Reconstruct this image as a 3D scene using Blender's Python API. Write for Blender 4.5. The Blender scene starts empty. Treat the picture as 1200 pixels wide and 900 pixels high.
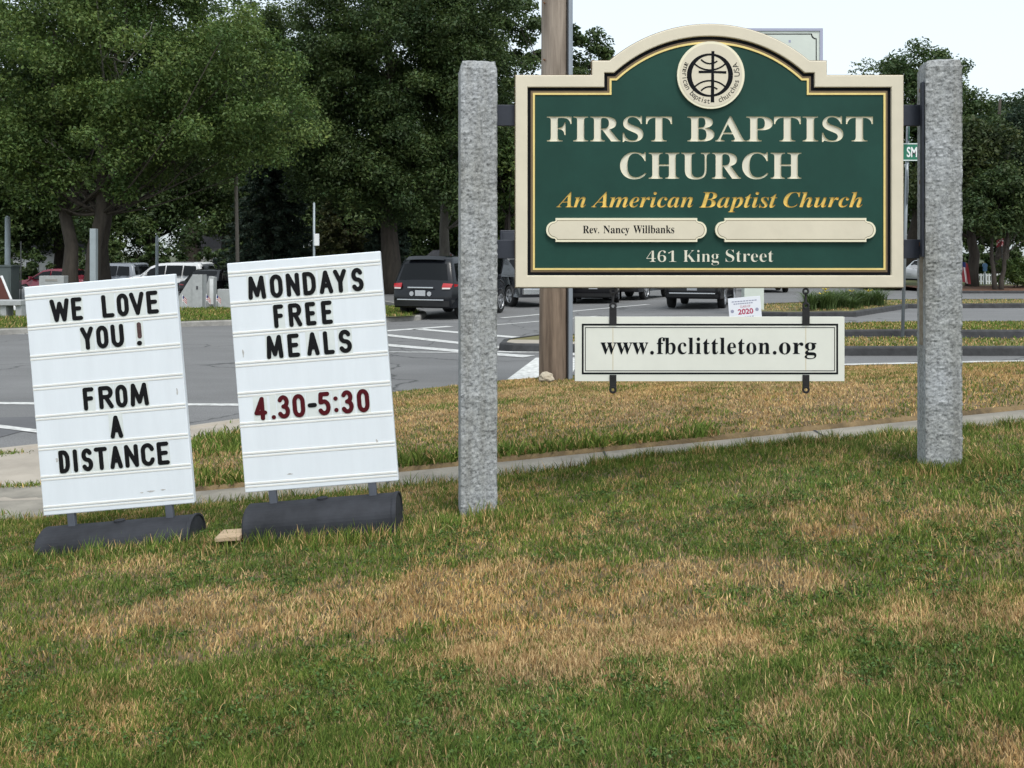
import bpy, bmesh, math, random
import numpy as np
from mathutils import Vector, Matrix, noise as mnoise

# ------------------------------------------------------------------ scene, camera, light
SC = bpy.context.scene
COL = SC.collection
random.seed(7)
RNG = np.random.default_rng(11)
R = math.radians
PI = math.pi

EYE = 1.85            # camera height above the road
F = 1150.0            # focal length in photograph pixels (1200 px wide)
HOR = 297.0           # row of the horizon in the photograph

cam_d = bpy.data.cameras.new('camera')
cam = bpy.data.objects.new('camera', cam_d)
COL.objects.link(cam)
cam.location = (0, 0, EYE)
cam.rotation_euler = (R(90), 0, 0)
cam_d.sensor_width = 36.0
cam_d.lens = 36.0 * F / 1200.0
cam_d.shift_y = -(450.0 - HOR) / 1200.0
cam_d.clip_start = 0.05
cam_d.clip_end = 2000
SC.camera = cam

SUN_EL, SUN_AZ = R(58), R(158)      # azimuth from +Y (into the picture) clockwise: behind the camera, to its right
W = bpy.data.worlds.new('World')
SC.world = W
W.use_nodes = True
wn = W.node_tree
bg = wn.nodes['Background']
sky = wn.nodes.new('ShaderNodeTexSky')
sky.sky_type = 'NISHITA'
sky.sun_disc = False
sky.sun_elevation = SUN_EL
sky.sun_rotation = SUN_AZ
sky.air_density = 1.0
sky.dust_density = 3.0
sky.ozone_density = 1.0
# thin even cloud: the blue of the clear sky is drained towards white
hsv = wn.nodes.new('ShaderNodeHueSaturation')
hsv.inputs['Saturation'].default_value = 0.45
hsv.inputs['Value'].default_value = 1.0
tint = wn.nodes.new('ShaderNodeMix')
tint.data_type = 'RGBA'
tint.blend_type = 'MULTIPLY'
tint.inputs[0].default_value = 1.0
wn.links.new(sky.outputs[0], hsv.inputs['Color'])
wn.links.new(hsv.outputs[0], tint.inputs[6])
tint.inputs[7].default_value = (0.95, 1.0, 1.02, 1)
veil = wn.nodes.new('ShaderNodeMix')
veil.data_type = 'RGBA'
veil.blend_type = 'ADD'
veil.inputs[0].default_value = 1.0
veil.inputs[7].default_value = (3.9, 4.35, 4.5, 1)
wn.links.new(tint.outputs[2], veil.inputs[6])
wn.links.new(veil.outputs[2], bg.inputs['Color'])
bg.inputs['Strength'].default_value = 0.10

sl = bpy.data.lights.new('sun', 'SUN')
sl.energy = 1.3
sl.angle = R(20)
sl.color = (1.0, 0.96, 0.9)
sun = bpy.data.objects.new('sun', sl)
COL.objects.link(sun)
sd = Vector((math.sin(SUN_AZ) * math.cos(SUN_EL), math.cos(SUN_AZ) * math.cos(SUN_EL), math.sin(SUN_EL)))
sun.rotation_euler = sd.to_track_quat('Z', 'Y').to_euler()
sun.location = (0, -10, 30)

vs = SC.view_settings
vs.view_transform = 'Standard'
vs.look = 'None'
vs.gamma = 1.0
vs.exposure = 0.42
vs.use_curve_mapping = False

# ------------------------------------------------------------------ helpers
def S(px, py, D):
    """world point seen at photograph pixel (px, py) at depth D"""
    return Vector(((px - 600.0) / F * D, D, EYE - (py - HOR) / F * D))

def G(px, py, z=0.0):
    """measured ground position of a photograph pixel on the level z"""
    D = (EYE - z) * F / (py - HOR)
    return ((px - 600.0) / F * D, D)

def link(o, parent=None):
    COL.objects.link(o)
    if parent is not None:
        o.parent = parent
    return o

def thing(name, label, cat, loc=(0, 0, 0), rotz=0.0, group=None):
    o = bpy.data.objects.new(name, None)
    o.empty_display_size = 0.2
    COL.objects.link(o)
    o.location = loc
    o.rotation_euler = (0, 0, rotz)
    o['label'] = label
    o['category'] = cat
    if group:
        o['group'] = group
    return o

def tag(o, label, cat, group=None):
    o['label'] = label
    o['category'] = cat
    if group:
        o['group'] = group
    return o

def mesh_obj(name, verts, faces, m, parent=None, smooth=False, fm=None):
    me = bpy.data.meshes.new(name)
    me.from_pydata([tuple(v) for v in verts], [], faces)
    for mm in (m if isinstance(m, (list, tuple)) else [m]):
        me.materials.append(mm)
    if fm is not None:
        me.polygons.foreach_set('material_index', fm)
    if smooth:
        me.polygons.foreach_set('use_smooth', [True] * len(me.polygons))
    me.update()
    o = bpy.data.objects.new(name, me)
    return link(o, parent)

def np_mesh(name, V, loops, starts, m, parent=None, cols=None, smooth=False):
    """big mesh from numpy arrays; cols is one RGBA per vertex"""
    me = bpy.data.meshes.new(name)
    me.vertices.add(len(V))
    me.vertices.foreach_set('co', np.ascontiguousarray(V, dtype=np.float32).ravel())
    me.loops.add(len(loops))
    me.loops.foreach_set('vertex_index', np.ascontiguousarray(loops, dtype=np.int32))
    me.polygons.add(len(starts))
    me.polygons.foreach_set('loop_start', np.ascontiguousarray(starts, dtype=np.int32))
    if cols is not None:
        a = me.color_attributes.new('tint', 'FLOAT_COLOR', 'POINT')
        a.data.foreach_set('color', np.ascontiguousarray(cols, dtype=np.float32).ravel())
    me.materials.append(m)
    me.update(calc_edges=True)
    me.validate()
    if smooth:
        me.polygons.foreach_set('use_smooth', [True] * len(me.polygons))
    o = bpy.data.objects.new(name, me)
    return link(o, parent)

def bm_obj(name, bm, m, parent=None, smooth=False):
    bmesh.ops.recalc_face_normals(bm, faces=bm.faces)
    me = bpy.data.meshes.new(name)
    bm.to_mesh(me)
    bm.free()
    for mm in (m if isinstance(m, (list, tuple)) else [m]):
        me.materials.append(mm)
    if smooth:
        me.polygons.foreach_set('use_smooth', [True] * len(me.polygons))
    o = bpy.data.objects.new(name, me)
    return link(o, parent)

def structure(o):
    o['kind'] = 'structure'
    return o

def stuff(o):
    o['kind'] = 'stuff'
    return o

def add_box(bm, c, s, rot=None, bevel=0.0):
    r = bmesh.ops.create_cube(bm, size=1.0)
    vv = r['verts']
    for v in vv:
        v.co = Vector((v.co.x * s[0], v.co.y * s[1], v.co.z * s[2]))
    if bevel > 0:
        ee = list({e for v in vv for e in v.link_edges})
        rr = bmesh.ops.bevel(bm, geom=ee, offset=bevel, segments=2, affect='EDGES', profile=0.5)
        vv = list({v for f in rr['faces'] for v in f.verts} | {v for v in vv if v.is_valid})
    M = Matrix.Translation(Vector(c))
    if rot is not None:
        M = M @ rot
    for v in vv:
        v.co = M @ v.co
    return vv

def box(name, c, s, m, parent=None, bevel=0.0, rot=None):
    bm = bmesh.new()
    add_box(bm, c, s, rot, bevel)
    return bm_obj(name, bm, m, parent)

def add_tube(bm, pts, rad, n=10, caps=True):
    pts = [Vector(p) for p in pts]
    if not isinstance(rad, (list, tuple)):
        rad = [rad] * len(pts)
    rings = []
    up = Vector((0.123, 0.321, 0.94)).normalized()
    for i, p in enumerate(pts):
        d = (pts[min(i + 1, len(pts) - 1)] - pts[max(i - 1, 0)]).normalized()
        a = d.cross(up)
        if a.length < 1e-3:
            a = d.cross(Vector((1, 0, 0)))
        a.normalize()
        b = d.cross(a)
        rings.append([bm.verts.new(p + (a * math.cos(2 * PI * k / n) + b * math.sin(2 * PI * k / n)) * rad[i]) for k in range(n)])
    for r0, r1 in zip(rings[:-1], rings[1:]):
        for k in range(n):
            bm.faces.new((r0[k], r0[(k + 1) % n], r1[(k + 1) % n], r1[k]))
    if caps:
        bm.faces.new(list(reversed(rings[0])))
        bm.faces.new(rings[-1])

def tube(name, pts, rad, m, parent=None, n=12, smooth=True):
    bm = bmesh.new()
    add_tube(bm, pts, rad, n)
    o = bm_obj(name, bm, m, parent)
    if smooth:
        for p in o.data.polygons:
            p.use_smooth = len(p.vertices) == 4
    return o

def prism(name, poly, y0, y1, m, parent=None, bevel=0.0):
    """poly of (x, z) extruded along y from y0 to y1"""
    bm = bmesh.new()
    a = [bm.verts.new((x, y0, z)) for x, z in poly]
    b = [bm.verts.new((x, y1, z)) for x, z in poly]
    n = len(poly)
    fr = bm.faces.new(a)
    bk = bm.faces.new(list(reversed(b)))
    for i in range(n):
        bm.faces.new((a[i], a[(i + 1) % n], b[(i + 1) % n], b[i]))
    bmesh.ops.recalc_face_normals(bm, faces=bm.faces)
    if bevel > 0:
        ee = [e for e in bm.edges if (e.verts[0].co.y == y0 and e.verts[1].co.y == y0)]
        bmesh.ops.bevel(bm, geom=ee, offset=bevel, segments=2, affect='EDGES', profile=0.5)
    return bm_obj(name, bm, m, parent)

def ring_plate(name, outer, inner, y0, y1, m, parent=None):
    """flat ring between two outlines (same count) of (x, z), front at y0, back at y1"""
    n = len(outer)
    V = [(x, y0, z) for x, z in outer] + [(x, y0, z) for x, z in inner] + [(x, y1, z) for x, z in outer] + [(x, y1, z) for x, z in inner]
    Fc = []
    for i in range(n):
        j = (i + 1) % n
        Fc += [(i, j, n + j, n + i), (2 * n + i, 3 * n + i, 3 * n + j, 2 * n + j),
               (i, 2 * n + i, 2 * n + j, j), (n + i, n + j, 3 * n + j, 3 * n + i)]
    o = mesh_obj(name, V, Fc, m, parent)
    bm = bmesh.new(); bm.from_mesh(o.data)
    bmesh.ops.recalc_face_normals(bm, faces=bm.faces)
    bm.to_mesh(o.data); bm.free()
    return o

def duplicate(root, loc, rotz=None, label=None, group=None):
    c = root.copy(); COL.objects.link(c); c.location = loc
    if rotz is not None:
        c.rotation_euler = (0, 0, rotz)
    if label:
        c['label'] = label
    if group:
        c['group'] = group
    for ch in list(root.children):
        d = ch.copy(); COL.objects.link(d); d.parent = c
        for g in list(ch.children):
            e = g.copy(); COL.objects.link(e); e.parent = d
    return c

# ------------------------------------------------------------------ materials
def mat(name, col, rough=0.7, var=0.0, scale=8.0, col2=None, bump=0.0, bscale=None, metal=0.0, spec=0.5, stretch=None, detail=6.0, coat=0.0):
    m = bpy.data.materials.new(name)
    m.use_nodes = True
    nt = m.node_tree
    b = nt.nodes['Principled BSDF']
    b.inputs['Roughness'].default_value = rough
    b.inputs['Metallic'].default_value = metal
    b.inputs['Specular IOR Level'].default_value = spec
    b.inputs['Coat Weight'].default_value = coat
    b.inputs['Base Color'].default_value = (*col, 1)
    tc = nt.nodes.new('ShaderNodeTexCoord')
    src = tc.outputs['Object']
    if stretch:
        mp = nt.nodes.new('ShaderNodeMapping')
        mp.inputs['Scale'].default_value = stretch
        nt.links.new(src, mp.inputs['Vector'])
        src = mp.outputs[0]
    if var > 0 or col2 is not None:
        nz = nt.nodes.new('ShaderNodeTexNoise')
        nz.inputs['Scale'].default_value = scale
        nz.inputs['Detail'].default_value = detail
        nz.inputs['Roughness'].default_value = 0.65
        nt.links.new(src, nz.inputs['Vector'])
        rp = nt.nodes.new('ShaderNodeValToRGB')
        rp.color_ramp.elements[0].position = 0.32
        rp.color_ramp.elements[1].position = 0.68
        c1 = tuple(max(0, c * (1 - var)) for c in col)
        c2 = col2 if col2 is not None else tuple(min(1, c * (1 + var)) for c in col)
        rp.color_ramp.elements[0].color = (*c1, 1)
        rp.color_ramp.elements[1].color = (*c2, 1)
        nt.links.new(nz.outputs['Fac'], rp.inputs[0])
        nt.links.new(rp.outputs[0], b.inputs['Base Color'])
    if bump > 0:
        n2 = nt.nodes.new('ShaderNodeTexNoise')
        n2.inputs['Scale'].default_value = bscale or scale * 3
        n2.inputs['Detail'].default_value = 5
        nt.links.new(src, n2.inputs['Vector'])
        bp = nt.nodes.new('ShaderNodeBump')
        bp.inputs['Strength'].default_value = bump
        bp.inputs['Distance'].default_value = 0.01
        nt.links.new(n2.outputs['Fac'], bp.inputs['Height'])
        nt.links.new(bp.outputs[0], b.inputs['Normal'])
    return m

def attr_mat(name, rough=0.75, translucent=0.0, spec=0.3):
    """base colour from the per-vertex 'tint' of the thing itself (each blade's or leaf's own colour)"""
    m = bpy.data.materials.new(name)
    m.use_nodes = True
    nt = m.node_tree
    b = nt.nodes['Principled BSDF']
    b.inputs['Roughness'].default_value = rough
    b.inputs['Specular IOR Level'].default_value = spec
    at = nt.nodes.new('ShaderNodeAttribute')
    at.attribute_name = 'tint'
    nt.links.new(at.outputs['Color'], b.inputs['Base Color'])
    if translucent > 0:
        tr = nt.nodes.new('ShaderNodeBsdfTranslucent')
        nt.links.new(at.outputs['Color'], tr.inputs['Color'])
        mx = nt.nodes.new('ShaderNodeMixShader')
        mx.inputs[0].default_value = translucent
        nt.links.new(b.outputs[0], mx.inputs[1])
        nt.links.new(tr.outputs[0], mx.inputs[2])
        nt.links.new(mx.outputs[0], nt.nodes['Material Output'].inputs['Surface'])
    return m

M = {}
def asphalt_mat():
    m = mat('asphalt', (0.155, 0.154, 0.154), 0.92, 0.16, 0.45, bump=0.25, bscale=90, detail=12, stretch=(0.5, 1.3, 1))
    nt = m.node_tree; b = nt.nodes['Principled BSDF']
    base = b.inputs['Base Color'].links[0].from_socket
    tc = nt.nodes.new('ShaderNodeTexCoord')
    nz = nt.nodes.new('ShaderNodeTexNoise'); nz.inputs['Scale'].default_value = 0.9; nz.inputs['Detail'].default_value = 4
    nt.links.new(tc.outputs['Object'], nz.inputs['Vector'])
    av = nt.nodes.new('ShaderNodeVectorMath'); av.operation = 'MULTIPLY_ADD'
    av.inputs[1].default_value = (1.6, 1.6, 0); nt.links.new(nz.outputs['Color'], av.inputs[0]); nt.links.new(tc.outputs['Object'], av.inputs[2])
    vo = nt.nodes.new('ShaderNodeTexVoronoi'); vo.feature = 'DISTANCE_TO_EDGE'; vo.inputs['Scale'].default_value = 0.22
    nt.links.new(av.outputs[0], vo.inputs['Vector'])
    rp = nt.nodes.new('ShaderNodeValToRGB')
    rp.color_ramp.elements[0].position = 0.0; rp.color_ramp.elements[0].color = (0.30, 0.30, 0.30, 1)
    rp.color_ramp.elements[1].position = 0.007; rp.color_ramp.elements[1].color = (1, 1, 1, 1)
    nt.links.new(vo.outputs['Distance'], rp.inputs[0])
    n2 = nt.nodes.new('ShaderNodeTexNoise'); n2.inputs['Scale'].default_value = 70; n2.inputs['Detail'].default_value = 3
    nt.links.new(tc.outputs['Object'], n2.inputs['Vector'])
    r2 = nt.nodes.new('ShaderNodeValToRGB')
    r2.color_ramp.elements[0].position = 0.35; r2.color_ramp.elements[0].color = (0.72, 0.72, 0.72, 1)
    r2.color_ramp.elements[1].position = 0.65; r2.color_ramp.elements[1].color = (1.18, 1.18, 1.18, 1)
    nt.links.new(n2.outputs['Fac'], r2.inputs[0])
    last = base
    for s in (rp.outputs[0], r2.outputs[0]):
        mx = nt.nodes.new('ShaderNodeMix'); mx.data_type = 'RGBA'; mx.blend_type = 'MULTIPLY'; mx.inputs[0].default_value = 1.0
        nt.links.new(last, mx.inputs[6]); nt.links.new(s, mx.inputs[7]); last = mx.outputs[2]
    nt.links.new(last, b.inputs['Base Color'])
    return m
M['asphalt'] = asphalt_mat()
M['asphalt_patch'] = mat('asphalt_patch', (0.10, 0.10, 0.105), 0.92, 0.12, 2.5, bump=0.25, bscale=90, detail=10)
M['asphalt_kerb'] = mat('asphalt_kerb', (0.045, 0.045, 0.047), 0.95, 0.35, 5, bump=0.5, bscale=30)
M['concrete'] = mat('concrete', (0.34, 0.30, 0.25), 0.95, 0.16, 2.2, bump=0.25, bscale=60, detail=10)
M['sidewalk'] = mat('sidewalk', (0.235, 0.215, 0.18), 0.95, 0.30, 3.0, bump=0.3, bscale=60, detail=10)
M['granite_kerb'] = mat('granite_kerb', (0.26, 0.25, 0.23), 0.9, 0.22, 6, bump=0.3, bscale=40)
M['road_white'] = mat('road_white', (0.50, 0.50, 0.485), 0.85, 0.30, 9, col2=(0.66, 0.66, 0.64), bump=0.1, bscale=60)
M['white_kerb'] = mat('white_kerb', (0.56, 0.56, 0.54), 0.9, 0.30, 9, bump=0.3, bscale=40)
M['soil'] = mat('soil', (0.060, 0.058, 0.022), 0.95, 0.45, 9, col2=(0.21, 0.145, 0.075), bump=0.6, bscale=60, detail=10)
M['dry_soil'] = mat('dry_soil', (0.10, 0.070, 0.036), 0.95, 0.4, 7, col2=(0.24, 0.165, 0.08), bump=0.6, bscale=50, detail=10)
M['far_grass'] = mat('far_grass', (0.05, 0.075, 0.018), 0.95, 0.4, 1.5, col2=(0.11, 0.11, 0.035), bump=0.6, bscale=30, detail=10)
M['far_dry'] = mat('far_dry', (0.19, 0.15, 0.065), 0.95, 0.3, 1.5, col2=(0.13, 0.13, 0.045), bump=0.6, bscale=30, detail=10)
M['mulch'] = mat('mulch', (0.11, 0.05, 0.025), 0.95, 0.4, 8, bump=0.5)
M['ground'] = mat('ground', (0.05, 0.06, 0.022), 0.95, 0.35, 0.3, bump=0.3)
M['cream'] = mat('cream_paint', (0.66, 0.595, 0.465), 0.6, 0.05, 5, bump=0.04, bscale=40)
M['cream_letter'] = mat('cream_letter_paint', (0.69, 0.655, 0.54), 0.55, 0.04, 10)
M['cream_edge'] = mat('cream_edge_paint', (0.79, 0.735, 0.55), 0.5)
M['green'] = mat('green_paint', (0.013, 0.054, 0.041), 0.6, 0.16, 2.2, spec=0.2, detail=8)
M['black_line'] = mat('black_line_paint', (0.005, 0.006, 0.008), 0.7, spec=0.12)
M['gold'] = mat('gold_leaf', (0.78, 0.54, 0.13), 0.34, 0.15, 20, metal=0.35)
M['gold_pale'] = mat('pale_gold_line', (0.78, 0.60, 0.22), 0.4, 0.08, 20, metal=0.2)
M['brown_edge'] = mat('brown_edge_paint', (0.16, 0.11, 0.06), 0.7)
M['url_white'] = mat('off_white_board', (0.69, 0.69, 0.62), 0.55, 0.04, 4)
M['iron'] = mat('black_iron', (0.02, 0.019, 0.02), 0.55, 0.3, 20, metal=0.4)
M['rusty'] = mat('rusty_iron', (0.06, 0.04, 0.03), 0.8, 0.4, 12, col2=(0.20, 0.085, 0.03), bump=0.2)
M['steel_strap'] = mat('dark_steel', (0.035, 0.04, 0.055), 0.5, 0.15, 10, metal=0.3)
M['board_white'] = mat('white_board_plastic', (0.735, 0.775, 0.82), 0.4, 0.03, 3, stretch=(5, 5, .7))
M['rail'] = mat('rail_plastic', (0.74, 0.735, 0.70), 0.5, 0.06, 4, stretch=(1, 1, 8))
M['letter_card'] = mat('letter_card_plastic', (0.67, 0.705, 0.69), 0.35, 0.05, 12)
M['letter_black'] = mat('black_letter', (0.007, 0.007, 0.008), 0.6, spec=0.15)
M['letter_red'] = mat('dark_red_letter', (0.075, 0.006, 0.010), 0.6, spec=0.15)
M['letter_faded'] = mat('faded_letter', (0.075, 0.036, 0.036), 0.6, 0.5, 60)
M['dirt'] = mat('dirt_stain', (0.46, 0.45, 0.44), 0.9, 0.35, 60)
M['base_plastic'] = mat('charcoal_plastic', (0.028, 0.030, 0.036), 0.75, 0.35, 5, spec=0.25, bump=0.15, bscale=25)
M['leg_metal'] = mat('grey_leg_metal', (0.10, 0.11, 0.135), 0.5, 0.1, 10, metal=0.2)
M['pole_wood'] = mat('pole_wood', (0.21, 0.165, 0.13), 0.9, 0.25, 2.5, col2=(0.36, 0.30, 0.245), bump=0.7, bscale=14, stretch=(5, 5, 0.35), detail=9)
M['pole_wood_low'] = mat('pole_wood_low', (0.105, 0.072, 0.050), 0.9, 0.3, 2.5, col2=(0.25, 0.185, 0.135), bump=0.7, bscale=14, stretch=(5, 5, 0.35), detail=9)
M['conduit'] = mat('galvanised', (0.27, 0.30, 0.34), 0.5, 0.1, 3, metal=0.4, stretch=(1, 1, 0.3))
M['shim'] = mat('bare_wood', (0.42, 0.31, 0.20), 0.85, 0.2, 6, stretch=(1, 6, 6))
M['rock'] = mat('pale_rock', (0.42, 0.36, 0.27), 0.9, 0.25, 14, bump=0.4)
M['bark'] = mat('bark', (0.055, 0.045, 0.036), 0.95, 0.35, 3, bump=0.8, bscale=12, stretch=(3, 3, 0.6))
M['bark_pale'] = mat('pale_bark', (0.18, 0.165, 0.14), 0.95, 0.3, 3, bump=0.6, bscale=12, stretch=(3, 3, 0.6))
M['leaf'] = attr_mat('leaf', 0.6, 0.32, 0.4)
M['blade'] = attr_mat('grass_blade', 0.75, 0.18, 0.2)
M['tyre'] = mat('tyre_rubber', (0.012, 0.012, 0.012), 0.85)
M['rim'] = mat('alloy_rim', (0.55, 0.56, 0.58), 0.3, metal=0.8)
M['dark_rim'] = mat('dark_rim', (0.10, 0.10, 0.11), 0.4, metal=0.6)
M['glass'] = mat('car_glass', (0.005, 0.006, 0.007), 0.05, spec=0.22)
M['trim'] = mat('black_trim', (0.014, 0.014, 0.015), 0.6)
M['chrome'] = mat('chrome', (0.75, 0.76, 0.78), 0.2, metal=0.9)
M['tail_red'] = mat('tail_light_red', (0.36, 0.010, 0.014), 0.2, spec=0.7)
M['tail_clear'] = mat('tail_light_clear', (0.55, 0.50, 0.48), 0.2, spec=0.7)
M['plate'] = mat('number_plate', (0.42, 0.43, 0.45), 0.5, 0.1, 30)
M['white_paint'] = mat('white_paint', (0.74, 0.75, 0.75), 0.6, 0.06, 4)
M['monument'] = mat('monument_granite', (0.36, 0.37, 0.37), 0.75, 0.10, 10)
M['monument_dark'] = mat('monument_inlay', (0.05, 0.05, 0.055), 0.6)
M['redbrown'] = mat('red_brown_panel', (0.10, 0.03, 0.022), 0.7, 0.15, 5)
M['cabinet'] = mat('cabinet_paint', (0.085, 0.105, 0.105), 0.55, 0.1, 3)
M['pole_grey'] = mat('pole_grey', (0.32, 0.36, 0.38), 0.55, 0.1, 3, metal=0.2)
M['pole_dark'] = mat('pole_dark', (0.035, 0.038, 0.04), 0.7)
M['wood_weathered'] = mat('weathered_wood', (0.16, 0.14, 0.12), 0.9, 0.2, 2)
M['sign_green'] = mat('street_sign_green', (0.006, 0.15, 0.085), 0.4)
M['sign_white'] = mat('street_sign_white', (0.78, 0.80, 0.80), 0.4)
M['sign_back'] = mat('sign_back_aluminium', (0.26, 0.285, 0.30), 0.45, 0.08, 5, metal=0.4)
M['flag_red'] = mat('flag_red', (0.36, 0.05, 0.06), 0.8, 0.1, 6)
M['flag_white'] = mat('flag_white', (0.75, 0.72, 0.70), 0.8)
M['flag_blue'] = mat('flag_blue', (0.03, 0.045, 0.16), 0.8)
M['roof'] = mat('roof_shingle', (0.09, 0.09, 0.10), 0.9, 0.2, 6)
M['siding'] = mat('pale_siding', (0.66, 0.66, 0.64), 0.8, 0.05, 3)
M['house_glass'] = mat('house_glass', (0.03, 0.035, 0.04), 0.1)
M['pylon_cream'] = mat('pylon_cream', (0.58, 0.62, 0.56), 0.5, 0.05, 2)
M['pylon_edge'] = mat('pylon_edge', (0.36, 0.37, 0.48), 0.5)
M['yard_white'] = mat('yard_sign_plastic', (0.74, 0.77, 0.83), 0.5)
M['yard_red'] = mat('yard_sign_red', (0.42, 0.04, 0.10), 0.5)
M['yard_grey'] = mat('yard_sign_grey', (0.30, 0.31, 0.42), 0.5)
M['mailbox'] = mat('blue_paint', (0.05, 0.13, 0.24), 0.5)

def granite(name, rough_face=True, rust=False):
    m = bpy.data.materials.new(name)
    m.use_nodes = True
    nt = m.node_tree
    b = nt.nodes['Principled BSDF']
    b.inputs['Roughness'].default_value = 0.85
    tc = nt.nodes.new('ShaderNodeTexCoord')
    n1 = nt.nodes.new('ShaderNodeTexNoise'); n1.inputs['Scale'].default_value = 52; n1.inputs['Detail'].default_value = 8; n1.inputs['Roughness'].default_value = 0.8
    n2 = nt.nodes.new('ShaderNodeTexNoise'); n2.inputs['Scale'].default_value = 2.2; n2.inputs['Detail'].default_value = 4
    nt.links.new(tc.outputs['Object'], n1.inputs['Vector'])
    nt.links.new(tc.outputs['Object'], n2.inputs['Vector'])
    r1 = nt.nodes.new('ShaderNodeValToRGB')
    e = r1.color_ramp.elements
    e[0].position = 0.36; e[0].color = (0.10, 0.102, 0.104, 1)
    e[1].position = 0.62; e[1].color = (0.47, 0.475, 0.475, 1)
    x = e.new(0.47); x.color = (0.29, 0.295, 0.30, 1)
    nt.links.new(n1.outputs['Fac'], r1.inputs[0])
    mx = nt.nodes.new('ShaderNodeMix'); mx.data_type = 'RGBA'; mx.blend_type = 'MULTIPLY'
    r2 = nt.nodes.new('ShaderNodeValToRGB')
    r2.color_ramp.elements[0].position = 0.3; r2.color_ramp.elements[0].color = (0.82, 0.82, 0.78, 1)
    r2.color_ramp.elements[1].position = 0.7; r2.color_ramp.elements[1].color = (1.05, 1.07, 1.10, 1)
    nt.links.new(n2.outputs['Fac'], r2.inputs[0])
    mx.inputs[0].default_value = 1.0
    nt.links.new(r1.outputs[0], mx.inputs[6]); nt.links.new(r2.outputs[0], mx.inputs[7])
    # rain streaks down the shaft and earth splashed on the foot
    mp = nt.nodes.new('ShaderNodeMapping'); mp.inputs['Scale'].default_value = (14, 14, 0.9)
    nt.links.new(tc.outputs['Object'], mp.inputs['Vector'])
    n4 = nt.nodes.new('ShaderNodeTexNoise'); n4.inputs['Scale'].default_value = 1.0; n4.inputs['Detail'].default_value = 5
    nt.links.new(mp.outputs[0], n4.inputs['Vector'])
    r4 = nt.nodes.new('ShaderNodeValToRGB')
    r4.color_ramp.elements[0].position = 0.36; r4.color_ramp.elements[0].color = (0.74, 0.72, 0.68, 1)
    r4.color_ramp.elements[1].position = 0.56; r4.color_ramp.elements[1].color = (1, 1, 1, 1)
    nt.links.new(n4.outputs['Fac'], r4.inputs[0])
    m4 = nt.nodes.new('ShaderNodeMix'); m4.data_type = 'RGBA'; m4.blend_type = 'MULTIPLY'; m4.inputs[0].default_value = 0.8
    nt.links.new(mx.outputs[2], m4.inputs[6]); nt.links.new(r4.outputs[0], m4.inputs[7])
    nt.links.new(m4.outputs[2], b.inputs['Base Color'])
    n3 = nt.nodes.new('ShaderNodeTexNoise'); n3.inputs['Scale'].default_value = 90; n3.inputs['Detail'].default_value = 6
    nt.links.new(tc.outputs['Object'], n3.inputs['Vector'])
    bp = nt.nodes.new('ShaderNodeBump'); bp.inputs['Strength'].default_value = 0.45 if rough_face else 0.12; bp.inputs['Distance'].default_value = 0.006
    nt.links.new(n3.outputs['Fac'], bp.inputs['Height'])
    nt.links.new(bp.outputs[0], b.inputs['Normal'])
    return m
M['granite_rough'] = granite('split_granite')

# ------------------------------------------------------------------ terrain
KERB = [(-40, -3.0), (-14, 4.2), (-8.5, 7.0), (-6.2, 8.2), (-4.7, 9.1), (-3.6, 10.0), (-2.6, 11.1), (-1.5, 12.1), (-0.1, 13.3), (1.6, 13.9), (3.5, 14.1), (7.2, 14.2), (14, 14.2), (40, 14.2)]
KX = np.array([p[0] for p in KERB]); KY = np.array([p[1] for p in KERB])

def kerb_y(x):
    return np.interp(x, KX, KY)

def road_z(x):
    return 0.02 * np.clip(x, 0, 8)

def base_slope(x):
    z = 0.42 + 0.10 * (x + 0.18)
    lo = np.log1p(np.exp((z - 0.12) / 0.05)) * 0.05 + 0.12      # levels out to the left
    return np.where(x > 7, 1.138 + 0.02 * (x - 7), np.minimum(lo, 1.2))

def lawn_z(x, y):
    b = base_slope(x) + 0.012 * np.sin(x * 1.7 + y * 0.9) + 0.009 * np.sin(y * 2.3 - x * 0.6)
    dip = np.clip((y - 6.05) / 0.5, 0, 1)
    return b - 0.07 * dip * dip * (3 - 2 * dip)

SW0, SW1 = 6.5, 7.10      # sidewalk near and far edge

def walk_z(x):
    return base_slope(x) - 0.085

def kerb_top(x):
    return road_z(x) + 0.13

def verge_z(x, y):
    t = np.clip((y - SW1) / np.maximum(kerb_y(x) - SW1, 0.3), 0, 1)
    s = t * t * (3 - 2 * t)
    hump = 0.05 * np.sin(PI * np.clip(t * 1.0, 0, 1)) * np.clip((x + 3) / 2, 0, 1)
    return (walk_z(x) + 0.015) * (1 - s) + kerb_top(x) * s + hump

def grid_sheet(name, xs, yfun0, yfun1, ny, zfun, m, skip=None):
    xs = np.asarray(xs, float)
    V = []; Fc = []
    for x in xs:
        y0, y1 = float(yfun0(x)), float(yfun1(x))
        for j in range(ny + 1):
            y = y0 + (y1 - y0) * j / ny
            V.append((x, y, float(zfun(np.float64(x), np.float64(y)))))
    for i in range(len(xs) - 1):
        for j in range(ny):
            a = i * (ny + 1) + j
            Fc.append((a, a + ny + 1, a + ny + 2, a + 1))
    return structure(mesh_obj(name, V, Fc, m, smooth=True))

# one big sheet to the horizon
gs = []
structure(mesh_obj('ground', [(-700, -60, -1.15), (700, -60, -1.15), (700, 1400, -1.15), (-700, 1400, -1.15)], [(0, 1, 2, 3)], M['ground']))
# roadway
xs = np.concatenate([np.linspace(-60, -10, 11), np.linspace(-9, 12, 43), np.linspace(14, 70, 15)])
grid_sheet('road', xs, lambda x: -8.0, lambda x: 110.0, 40, lambda x, y: road_z(x) * np.clip((60 - y) / 30, 0, 1) - 0.002, M['asphalt'])

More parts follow.
